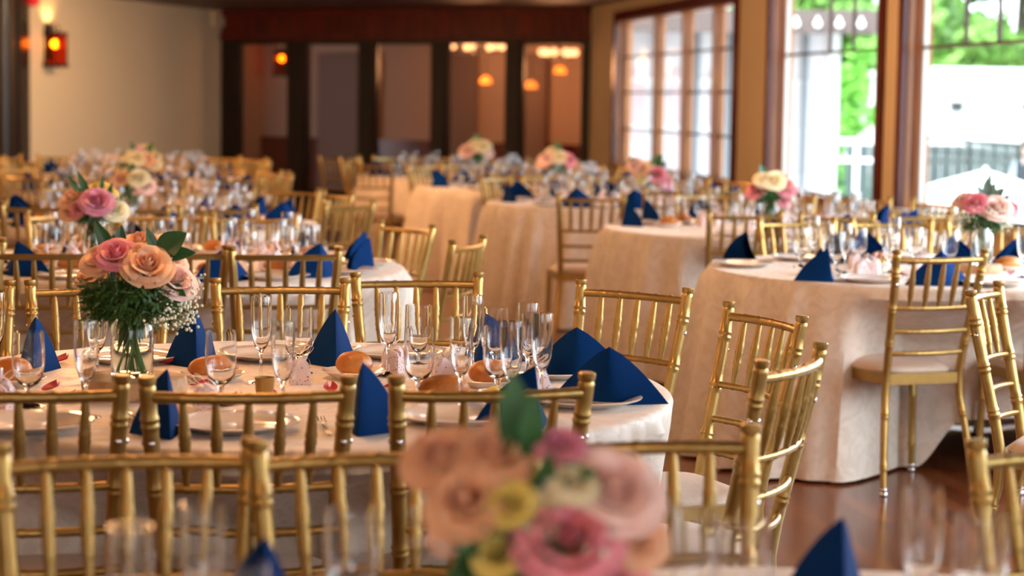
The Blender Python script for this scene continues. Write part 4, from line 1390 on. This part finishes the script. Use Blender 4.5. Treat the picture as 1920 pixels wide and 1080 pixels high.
# ---- blurred nearest table
tb = ON['T0']
for (x, y, rz) in ((0.435, 2.70, 8), (-0.303, 2.52, 15)):
    ask(NAP[5], (x, y, TZ), R(rz), 'navy tent-folded napkin', 'napkin', 'navy napkins', tb)
for (x, y) in ((0.521, 2.575), (-0.42, 2.27), (0.22, 2.42), (-0.36, 2.40)):
    ask(FLUTE, (x, y, TZ), 0, 'champagne flute', 'glass', 'champagne flutes', tb, z=0.15)
for (x, y) in ((0.606, 2.62), (-0.30, 2.28), (0.295, 2.55), (-0.20, 2.60)):
    ask(GOBLET, (x, y, TZ), 0, 'water goblet', 'glass', 'water goblets', tb, z=0.12)
bouquet(0.03, 2.30, TZ, 'large blurred bouquet of pink and peach roses in front of everything', tb,
        [(-0.107, 0.0, 0.126, 0.036, 'peach'), (-0.050, -0.01, 0.132, 0.036, 'peach'), (-0.028, 0.03, 0.145, 0.03, 'blush'), (0.026, -0.02, 0.142, 0.021, 'mauve'), (0.036, -0.075, 0.052, 0.046, 'pink'),
         (0.089, -0.03, 0.098, 0.044, 'blush'), (0.072, -0.05, 0.010, 0.044, 'pink'), (-0.03, -0.065, 0.085, 0.022, 'yellow'), (-0.042, -0.075, 0.030, 0.022, 'yellow'), (0.042, -0.05, 0.108, 0.022, 'cream'), (-0.08, -0.05, 0.085, 0.036, 'peach'), (0.005, -0.06, 0.075, 0.024, 'cream'), (-0.09, 0.0, 0.05, 0.03, 'blush'), (0.11, -0.03, 0.045, 0.032, 'peach')],
        [(-0.028, -0.02, 0.222, 0.022, -0.02, 0.12), (-0.003, -0.03, 0.20, 0.016, -0.01, 0.12), (0.065, -0.06, 0.118, 0.016, 0.0, 0.10), (0.015, -0.08, 0.14, 0.014, 0.0, 0.09), (-0.075, -0.06, 0.02, 0.022, -0.03, 0.05), (-0.06, -0.07, -0.01, 0.022, -0.03, 0.03), (0.02, -0.07, -0.02, 0.022, 0.0, 0.03), (-0.02, -0.07, -0.01, 0.022, 0.0, 0.03), (-0.10, -0.08, -0.04, 0.026, -0.04, 0.03), (-0.05, -0.09, -0.07, 0.026, -0.04, 0.02), (-0.085, -0.08, 0.03, 0.022, -0.03, 0.05), (0.0, -0.09, -0.08, 0.026, 0.0, 0.02), (0.05, -0.08, -0.07, 0.024, 0.02, 0.02), (0.09, -0.08, -0.05, 0.022, 0.03, 0.02)],
        23, fern=3.2, breath=0.5, spread=0.10, vase_label='blurred jar vase of the nearest bouquet')

# ---- the other bouquets
bouquet(-1.62, 8.0, TZ, 'bouquet with one big mauve rose in second table of left row', ON['T2'],
        [(0.025, -0.06, 0.078, 0.050, 'mauve'), (-0.085, -0.02, 0.085, 0.040, 'peach'), (-0.080, -0.03, 0.035, 0.038, 'peach'), (-0.047, -0.055, 0.048, 0.032, 'pink'), (0.088, -0.03, 0.045, 0.042, 'cream'), (0.012, 0.01, 0.120, 0.036, 'yellow'), (-0.02, 0.04, 0.11, 0.03, 'cream'), (0.05, 0.03, 0.10, 0.03, 'yellow')],
        [(-0.058, -0.02, 0.185, 0.014, -0.02, 0.08), (-0.035, -0.02, 0.155, 0.014, -0.02, 0.08), (-0.09, -0.02, 0.145, 0.012, -0.03, 0.08), (-0.10, -0.02, 0.17, 0.010, -0.05, 0.1), (0.075, -0.02, 0.14, 0.012, 0.05, 0.06), (0.12, 0, 0.09, 0.014, 0.06, 0.04), (0.13, 0, 0.02, 0.014, 0.06, 0.02), (0.035, 0, 0.17, 0.008, 0.03, 0.1)],
        24, fern=1.2, breath=1.0, slab=(0.11, 0.04), detail=0.8)
bouquet(-2.02, 11.0, TZ, "cream and blush bouquet on left row's third table, jar hidden by leaves", ON['T3'],
        [(0.04, -0.06, 0.09, 0.045, 'cream'), (0.075, -0.04, 0.05, 0.045, 'blush'), (-0.06, -0.03, 0.08, 0.04, 'peach'), (-0.02, 0.03, 0.11, 0.04, 'cream'), (0.02, -0.05, 0.03, 0.03, 'blush')],
        [(0.0, 0, 0.16, 0.03, 0, 0.06), (-0.10, -0.03, 0.06, 0.025, -0.02, 0.02), (0.0, -0.08, 0.0, 0.03, 0.0, 0.06), (0.11, -0.03, 0.0, 0.025, 0.03, 0.02), (0.02, -0.08, -0.06, 0.03, 0, 0.02)], 25, fern=0.8, breath=0.6, detail=0.6)
bouquet(-2.55, 14.1, TZ, "rounded cream bouquet on left row's fourth table against the beige wall", ON['T4'],
        [(0.0, -0.06, 0.10, 0.05, 'cream'), (0.06, -0.04, 0.09, 0.05, 'peach'), (-0.05, -0.03, 0.11, 0.045, 'cream'), (0.02, 0.0, 0.15, 0.045, 'blush'), (0.10, 0.0, 0.06, 0.045, 'cream'), (-0.08, 0, 0.05, 0.04, 'cream'), (0.05, 0.03, 0.16, 0.04, 'yellow'), (0.11, 0.03, 0.11, 0.03, 'cream')],
        [(-0.12, 0, 0.13, 0.03, -0.03, 0.05), (-0.14, -0.02, 0.04, 0.03, -0.04, 0.03), (-0.05, 0, 0.2, 0.022, -0.02, 0.12), (0.10, 0, 0.20, 0.025, 0.05, 0.1), (-0.10, -0.03, -0.04, 0.03, -0.02, 0.03), (0.14, 0, 0.12, 0.02, 0.06, 0.06)], 26, fern=0.8, breath=0.6, detail=0.6, spread=0.12)
bouquet(1.40, 11.3, TZ, "cream bouquet flanked by pink roses on window row's second table", ON['R2'],
        [(0.01, -0.06, 0.115, 0.050, 'cream'), (-0.04, -0.04, 0.120, 0.045, 'cream'), (0.05, 0.0, 0.13, 0.04, 'cream'), (-0.088, -0.02, 0.058, 0.045, 'pink'), (0.078, -0.04, 0.075, 0.046, 'pink'), (0.095, -0.02, 0.10, 0.035, 'blush'), (0.07, -0.06, 0.0, 0.03, 'pink')],
        [(-0.058, 0, 0.20, 0.022, -0.03, 0.11), (0.09, 0, 0.135, 0.02, 0.05, 0.09), (0.0, -0.08, 0.02, 0.03, 0, 0.07), (0.05, -0.07, 0.0, 0.03, 0.02, 0.05), (-0.05, -0.07, 0.0, 0.03, -0.02, 0.05)], 27, fern=1.4, breath=0.6, detail=0.7)
bouquet(0.90, 14.0, TZ, "pink bouquet with two leaf tufts on window row's third table", ON['R3'],
        [(-0.05, -0.04, 0.08, 0.05, 'peach'), (0.06, -0.05, 0.05, 0.055, 'pink'), (0.12, -0.02, 0.0, 0.05, 'pink'), (-0.09, -0.02, 0.11, 0.045, 'blush'), (0.01, 0.0, 0.10, 0.045, 'cream'), (-0.03, -0.06, 0.03, 0.04, 'yellow')],
        [(-0.12, 0, 0.15, 0.035, -0.04, 0.08), (0.10, 0, 0.17, 0.04, 0.03, 0.08), (0.13, 0, 0.12, 0.03, 0.05, 0.07), (-0.06, -0.07, -0.02, 0.035, -0.02, 0.05), (0.02, -0.08, -0.04, 0.035, 0, 0.04)], 28, fern=1.0, breath=0.4, detail=0.5, spread=0.11)
bouquet(0.33, 16.4, TZ, "pale pink bouquet on window row's fourth table before the last door", ON['R4'],
        [(-0.07, -0.04, 0.08, 0.055, 'blush'), (0.03, -0.05, 0.09, 0.05, 'cream'), (0.10, -0.03, 0.07, 0.055, 'pink'), (-0.02, 0.0, 0.13, 0.05, 'cream'), (-0.1, -0.02, 0.04, 0.045, 'peach')],
        [(0.02, 0, 0.2, 0.04, 0.0, 0.1), (-0.12, 0, 0.12, 0.03, -0.04, 0.06), (0.0, -0.08, -0.02, 0.04, 0, 0.05), (0.05, -0.07, -0.05, 0.035, 0.02, 0.02)], 29, fern=1.2, breath=0.4, detail=0.5, spread=0.11)
bouquet(-0.33, 18.5, TZ, 'peach and white bouquet on the farthest table before fourth door', ON['R5'],
        [(-0.09, -0.04, 0.08, 0.06, 'blush'), (0.05, -0.05, 0.12, 0.06, 'cream'), (-0.02, -0.02, 0.14, 0.05, 'cream'), (0.09, -0.03, 0.07, 0.05, 'blush'), (-0.06, 0, 0.05, 0.05, 'peach')],
        [(0.0, 0, 0.22, 0.05, 0.0, 0.12), (0.14, 0, 0.12, 0.045, 0.05, 0.07), (0.15, 0, 0.04, 0.04, 0.05, 0.04), (0.0, -0.08, -0.02, 0.04, 0, 0.05), (0.06, -0.07, 0.0, 0.04, 0.02, 0.05)], 30, fern=1.2, breath=0.4, detail=0.5, spread=0.12)

# ---- place settings of the other tables
settings('T2', *T2, ON['T2'], 12, 8, seed=2)
settings('T3', *T3, ON['T3'], 12, 0, seed=3)
settings('T4', *T4, ON['T4'], 12, 10, seed=4, rolls=False)
settings('T5', *T5, ON['T5'], 12, 4, seed=5, rolls=False, favors=False)
settings('R2', *R2, ON['R2'], 12, -20, skip=((180, 235),), seed=6)
settings('R3', *R3, ON['R3'], 12, -10, skip=((175, 225),), seed=7, rolls=False)
settings('R4', *R4, ON['R4'], 12, 0, skip=((190, 235),), seed=8, rolls=False, favors=False)
settings('R5', *R5, ON['R5'], 12, 5, skip=((200, 235),), seed=9, rolls=False, favors=False)

# ------------------------------------------------------------------ outside
GZ = -1.2
g = MB(); g.add([RW(45, 0.3, GZ), RW(45, 80, GZ), RW(-60, 80, GZ), RW(-60, 0.3, GZ)], [(0, 1, 2, 3)])
o = struct('ground', g, M['paving'])

# pavilion wing beside the hall: siding, pilasters, overhanging eave with bulbs
PA, PB = Vector((0.95, 31.2, 0)), Vector((4.74, 30.6, 0))
PT = (PB - PA).normalized(); PN = Vector((-PT.y, PT.x, 0)); PLEN = (PB - PA).length


def PV(s_, n_, z_):
    v = PT * s_ + PN * n_
    return (v.x, v.y, z_ - GZ)


t = thing('garden_pavilion', 'pale lilac pavilion with brown eave seen through the window panes', 'building', (PA.x, PA.y, GZ))
wl = MB(); wl.box(0, PLEN, 0.1, 3.0, GZ, 2.70, f=PV)
obj('siding', wl, M['siding'], t, smooth=False)
for s_ in (0.12, 0.62, 1.2, 1.75, 2.25, 2.9, 3.35):
    b = MB(); b.box(s_ - 0.05, s_ + 0.05, -0.02, 0.12, GZ, 2.70, f=PV)
    obj('pilaster', b, M['pilaster'], t, smooth=False)
for a_, b_ in ((0.25, 0.45), (0.75, 1.0), (1.35, 1.6), (1.95, 2.1), (2.45, 2.75)):
    b = MB(); b.box(a_, b_, 0.06, 0.11, -0.1, 1.95, f=PV)
    obj('wall_panel', b, M['rose_siding'], t, smooth=False)
b = MB(); b.box(PLEN - 0.14, PLEN + 0.02, -0.06, 0.2, GZ, 2.70, f=PV)
obj('corner_post', b, M['whitepaint'], t, smooth=False)
b = MB()
for z in (0.35, 1.05, 1.75):
    b.box(0, PLEN - 0.14, 0.04, 0.12, z, z + 0.06, f=PV)
obj('wall_batten', b, M['whitepaint'], t, smooth=False)
b = MB(); b.box(-0.2, PLEN + 0.72, -1.3, 3.2, 2.70, 2.76, f=PV); b.box(-0.2, PLEN + 0.72, -1.38, -1.28, 2.45, 2.78, f=PV); b.box(PLEN + 0.68, PLEN + 0.76, -1.38, 3.2, 2.45, 2.78, f=PV)
obj('eave', b, M['eave'], t, smooth=False)
for k in range(5):
    b = MB(); b.ball((0, 0, 0), 0.055, 10, 7); b.tube([(0, 0, 0.05), (0, 0, 0.10)], 0.018, 8)
    q = PV(PLEN + 0.60 - 0.30 * k, -1.45, 2.58)
    o = obj('string_bulb', b, M['bulbday'], loc=(q[0] + PA.x, q[1] + PA.y, q[2] + GZ))
    tag(o, 'round bulb of the string along the brown pavilion eave', 'bulb', 'bulbs along the eave')

# white building across the terrace, its two wall lights
t = thing('white_building', 'bright white flat-roofed building across the terrace', 'building', (14, 44, GZ))
b = MB(); b.box(-5.75, 12, -2.0, 8, 0, 3.34)
obj('wall', b, M['stucco'], t, smooth=False)
b = MB(); b.box(-5.85, 12.1, -2.1, 8.1, 3.34, 3.44)
obj('coping', b, M['whitepaint'], t, smooth=False)
for x in (-5.1, -3.65):
    b = MB(); b.box(x - 0.11, x + 0.11, -2.16, -2.0, 2.56, 2.72); b.box(x - 0.15, x + 0.15, -2.2, -2.0, 2.72, 2.76)
    obj('wall_light', b, M['rail'], t, smooth=False)

# ramp railing in front of it
t = thing('metal_railing', 'grey-green railing along the ramp before the white building', 'railing', (6.4, 30, GZ))
P0, P1 = Vector((-0.65, -0.5, 2.21)), Vector((2.6, -1.6, 2.03))
b = MB(); b.bar(P0, P1, 0.06, 0.06); b.bar(P0 - Vector((0, 0, 0.16)), P1 - Vector((0, 0, 0.16)), 0.04, 0.04); b.bar(P0 - Vector((0, 0, 1.2)), P1 - Vector((0, 0, 1.2)), 0.04, 0.05)
obj('handrail', b, M['rail'], t, smooth=False)
for k in range(6):
    q = P0.lerp(P1, k / 5)
    b = MB(); b.bar((q.x, q.y, 0), q, 0.06, 0.06); obj('post', b, M['rail'], t, smooth=False)
b = MB()
for k in range(64):
    q = P0.lerp(P1, k / 63); b.bar((q.x, q.y, q.z - 1.2), (q.x, q.y, q.z - 0.16), 0.016, 0.016)
o = obj('baluster', b, M['rail'], t, smooth=False)
t = thing('wooden_fence', 'pale vertical-board fence below the white building', 'fence', (5.6, 35, GZ))
for k in range(26):
    b = MB(); b.box(k * 0.2, k * 0.2 + 0.185, 0, 0.03, 0, 2.02); obj('board', b, M['fence'], t, smooth=False)
b = MB(); b.box(-0.05, 5.2, 0.03, 0.08, 1.7, 1.78); b.box(-0.05, 5.2, 0.03, 0.08, 0.3, 0.38); obj('fence_rail', b, M['fence'], t, smooth=False)

# garden rail seen through the middle window
t = thing('garden_railing', 'pale railing below the bright green shrub', 'railing', (4.35, 27.5, GZ))
b = MB(); b.box(-0.25, 0.62, 0, 0.06, 2.14, 2.22); b.box(-0.25, 0.62, 0, 0.06, 1.9, 1.96)
obj('handrail', b, M['whitepaint'], t, smooth=False)
for k in range(3):
    b = MB(); b.box(-0.25 + 0.405 * k, -0.19 + 0.405 * k, 0, 0.06, 0, 2.18); obj('post', b, M['whitepaint'], t, smooth=False)
b = MB()
for k in range(9): b.box(-0.17 + 0.09 * k, -0.15 + 0.09 * k, 0.02, 0.04, 0.1, 1.9)
obj('baluster', b, M['fence'], t, smooth=False)

# parasol over a terrace table
t = thing('patio_parasol', 'open white parasol just outside the large window', 'parasol', (4.29, 18.9, GZ))
c = MB()
n = 8
rad = 1.22
rim = [(rad * math.cos(2 * PI * j / n + 0.3), rad * math.sin(2 * PI * j / n + 0.3), 1.70) for j in range(n)]
mid = [(rad * 0.5 * math.cos(2 * PI * j / n + 0.3), rad * 0.5 * math.sin(2 * PI * j / n + 0.3), 1.915) for j in range(n)]
c.add([(0, 0, 2.09)] + mid + rim + [(x, y, z - 0.10) for x, y, z in rim], [(0, 1 + j, 1 + (j + 1) % n) for j in range(n)] + [(1 + j, 9 + j, 9 + (j + 1) % n, 1 + (j + 1) % n) for j in range(n)] + [(9 + j, 17 + j, 17 + (j + 1) % n, 9 + (j + 1) % n) for j in range(n)])
obj('canopy', c, M['canvas'], t, smooth=False)
p = MB(); p.tube([(0, 0, 0), (0, 0, 2.12)], 0.02, 10); obj('pole', p, M['alu'], t)
b = MB(); b.lathe([(0, 0), (0.25, 0), (0.25, 0.05), (0.05, 0.09), (0, 0.09)], 20); obj('base', b, M['rail'], t)
for j in range(n):
    b = MB(); b.bar((0, 0, 2.05), (rim[j][0], rim[j][1], 1.68), 0.012, 0.012); obj('rib', b, M['alu'], t, smooth=False)


# trees: a crown of leaf cards clustered on balls, and a trunk
def tree(name, loc, h, cr, label, m, seed, n=2600, leaf=0.16, group=None, low=0.25, cone=False):
    rnd = random.Random(seed)
    t = thing(name, label, 'tree' if h > 2.6 else 'shrub', loc, 0, group)
    tr = MB(); tr.tube([(0, 0, 0), (0.03, 0, h * 0.4), (0, 0.03, h * 0.8)], [h * 0.03, h * 0.022, h * 0.008], 8)
    obj('trunk', tr, M['trunk'], t)
    b = MB()
    cl = []
    for i in range(26):
        z = rnd.uniform(low, 0.93)
        k = (1 - z) / (1 - low) if cone else math.sin(PI * min(1, (z - low) / (1 - low) * 0.8 + 0.16)) ** 0.7
        a = rnd.uniform(0, 6.28); q = cr * k * math.sqrt(rnd.random())
        cl.append((q * math.cos(a), q * math.sin(a), z * h, cr * rnd.uniform(0.25, 0.42) * (0.45 + 0.6 * k)))
    for i in range(n):
        x, y, z, r = cl[rnd.randrange(len(cl))]
        d = Vector((rnd.gauss(0, 1), rnd.gauss(0, 1), rnd.gauss(0, 0.9))).normalized() * r * rnd.uniform(0.6, 1.05)
        c = Vector((x, y, z)) + d
        u = Vector((rnd.gauss(0, 1), rnd.gauss(0, 1), rnd.gauss(0, 1))).normalized(); v = u.orthogonal().normalized()
        s = leaf * rnd.uniform(0.6, 1.2)
        b.add([c - u * s, c + v * s * 0.5, c + u * s, c - v * s * 0.5], [(0, 1, 2, 3)])
    obj('crown', b, m, t, smooth=False)


for i, (x, y, h, cr) in enumerate(((10.4, 55, 8.2, 2.2), (14.9, 55, 9.0, 2.2), (19.4, 55, 8.4, 2.2), (9.6, 62, 10.5, 2.6), (15.0, 62, 10.5, 2.6), (20.4, 62, 10, 2.6))):
    tree('leafy_tree', (x, y, GZ), h, cr, 'tall light green tree behind the white building, ' + ('nearest the window frame', 'in the front row', 'at the picture edge', 'behind its left end', 'behind its middle', 'farthest off')[i], M['tree'], 40 + i, 3200, 0.32, low=0.18)
tree('garden_shrub', (5.95, 36.5, GZ), 3.9, 0.78, 'bright green conical shrub seen through the middle window', M['shrub'], 60, 4200, 0.09, low=0.12)
tree('leafy_tree', (7.3, 49, GZ), 7.0, 1.3, 'green tree rising above the pavilion eave through the middle window', M['tree'], 61, 2600, 0.26)

# guest on the raised walk by the railing
wk = MB(); wk.box(7.0, 11, 32, 36, GZ, -0.82)
struct('terrace_step', wk, M['paving'])


def guest(loc, rz):
    t = thing('person', 'person in pale blue shirt and dark vest standing by the railing outside', 'person', loc, rz)
    V = [(0, 0, 0.95), (0, 0, 1.12), (0, 0.01, 1.32), (0, 0.0, 1.45), (0, -0.01, 1.53), (0, -0.02, 1.62), (0, -0.02, 1.72),
         (0.17, 0, 1.41), (0.24, 0.02, 1.15), (0.20, -0.16, 0.98), (-0.17, 0, 1.41), (-0.24, 0.02, 1.15), (-0.20, -0.16, 0.98),
         (0.09, 0, 0.90), (0.10, -0.01, 0.50), (0.10, 0.03, 0.09), (0.11, -0.13, 0.03), (-0.09, 0, 0.90), (-0.10, -0.01, 0.50), (-0.10, 0.03, 0.09), (-0.11, -0.13, 0.03),
         (0.185, -0.24, 0.96), (-0.185, -0.24, 0.96)]
    E = [(0, 1), (1, 2), (2, 3), (3, 4), (4, 5), (5, 6), (3, 7), (7, 8), (8, 9), (3, 10), (10, 11), (11, 12), (0, 13), (13, 14), (14, 15), (15, 16), (0, 17), (17, 18), (18, 19), (19, 20), (9, 21), (12, 22)]
    rad = [0.13, 0.125, 0.145, 0.10, 0.055, 0.085, 0.075, 0.06, 0.045, 0.033, 0.06, 0.045, 0.033, 0.085, 0.06, 0.042, 0.04, 0.085, 0.06, 0.042, 0.04, 0.03, 0.03]
    me = bpy.data.meshes.new('body'); me.from_pydata(V, E, [])
    o = put('body', me, t)
    sk = o.modifiers.new('skin', 'SKIN')
    for i, v in enumerate(me.skin_vertices[0].data):
        v.radius = (rad[i], rad[i] * (0.72 if i in (0, 1, 2, 3) else 1)); v.use_root = (i == 0)
    ss = o.modifiers.new('smooth', 'SUBSURF'); ss.levels = 2; ss.render_levels = 2
    me.materials.append(M['skin'])

    def suit(name, m, segs):
        b = MB()
        for pts, rr, fl_ in segs:
            o0 = len(b.v)
            b.tube(pts, rr, 16)
            if fl_ != 1: b.v[o0:] = [(x, y * fl_, z) for x, y, z in b.v[o0:]]
        obj(name, b, m, t)
    suit('shirt', M['shirt'], [([(0, 0, 0.93), (0, 0, 1.12), (0, 0.01, 1.32), (0, 0, 1.44), (0, -0.005, 1.50)], [0.165, 0.16, 0.185, 0.14, 0.07], 0.75),
                               ([(0.13, 0, 1.42), (0.18, 0, 1.40), (0.245, 0.02, 1.15), (0.203, -0.15, 0.99)], [0.07, 0.075, 0.062, 0.048], 1), ([(-0.13, 0, 1.42), (-0.18, 0, 1.40), (-0.245, 0.02, 1.15), (-0.203, -0.15, 0.99)], [0.07, 0.075, 0.062, 0.048], 1)])
    suit('vest', M['vest'], [([(0, 0, 0.90), (0, 0, 1.12), (0, 0.012, 1.30), (0, 0.006, 1.41)], [0.176, 0.172, 0.196, 0.155], 0.76)])
    suit('trousers', M['trousers'], [([(0.08, 0, 0.97), (0.10, -0.01, 0.5), (0.10, 0.03, 0.06)], [0.11, 0.085, 0.065], 1), ([(-0.08, 0, 0.97), (-0.10, -0.01, 0.5), (-0.10, 0.03, 0.06)], [0.11, 0.085, 0.065], 1)])
    suit('shoe', M['black'], [([(0.10, 0.06, 0.03), (0.105, -0.06, 0.03), (0.11, -0.17, 0.02)], [0.045, 0.048, 0.03], 1), ([(-0.10, 0.06, 0.03), (-0.105, -0.06, 0.03), (-0.11, -0.17, 0.02)], [0.045, 0.048, 0.03], 1)])
    h = MB(); h.ball((0, 0.015, 1.70), 0.108, 16, 10, (0.9, 1.0, 0.95)); h.v = [(x, y, max(z, 1.66 if y < -0.03 else 1.56)) for x, y, z in h.v]
    obj('hair', h, M['hair'], t)
    f = MB(); f.ball((0, -0.118, 1.63), 0.016, 8, 6, (0.8, 1, 1.5)); f.ball((0.098, -0.01, 1.63), 0.022, 8, 6, (0.5, 0.8, 1.2)); f.ball((-0.098, -0.01, 1.63), 0.022, 8, 6, (0.5, 0.8, 1.2))
    obj('face', f, M['skin'], t)


guest((8.15, 33.0, -0.82), R(20))

flush()
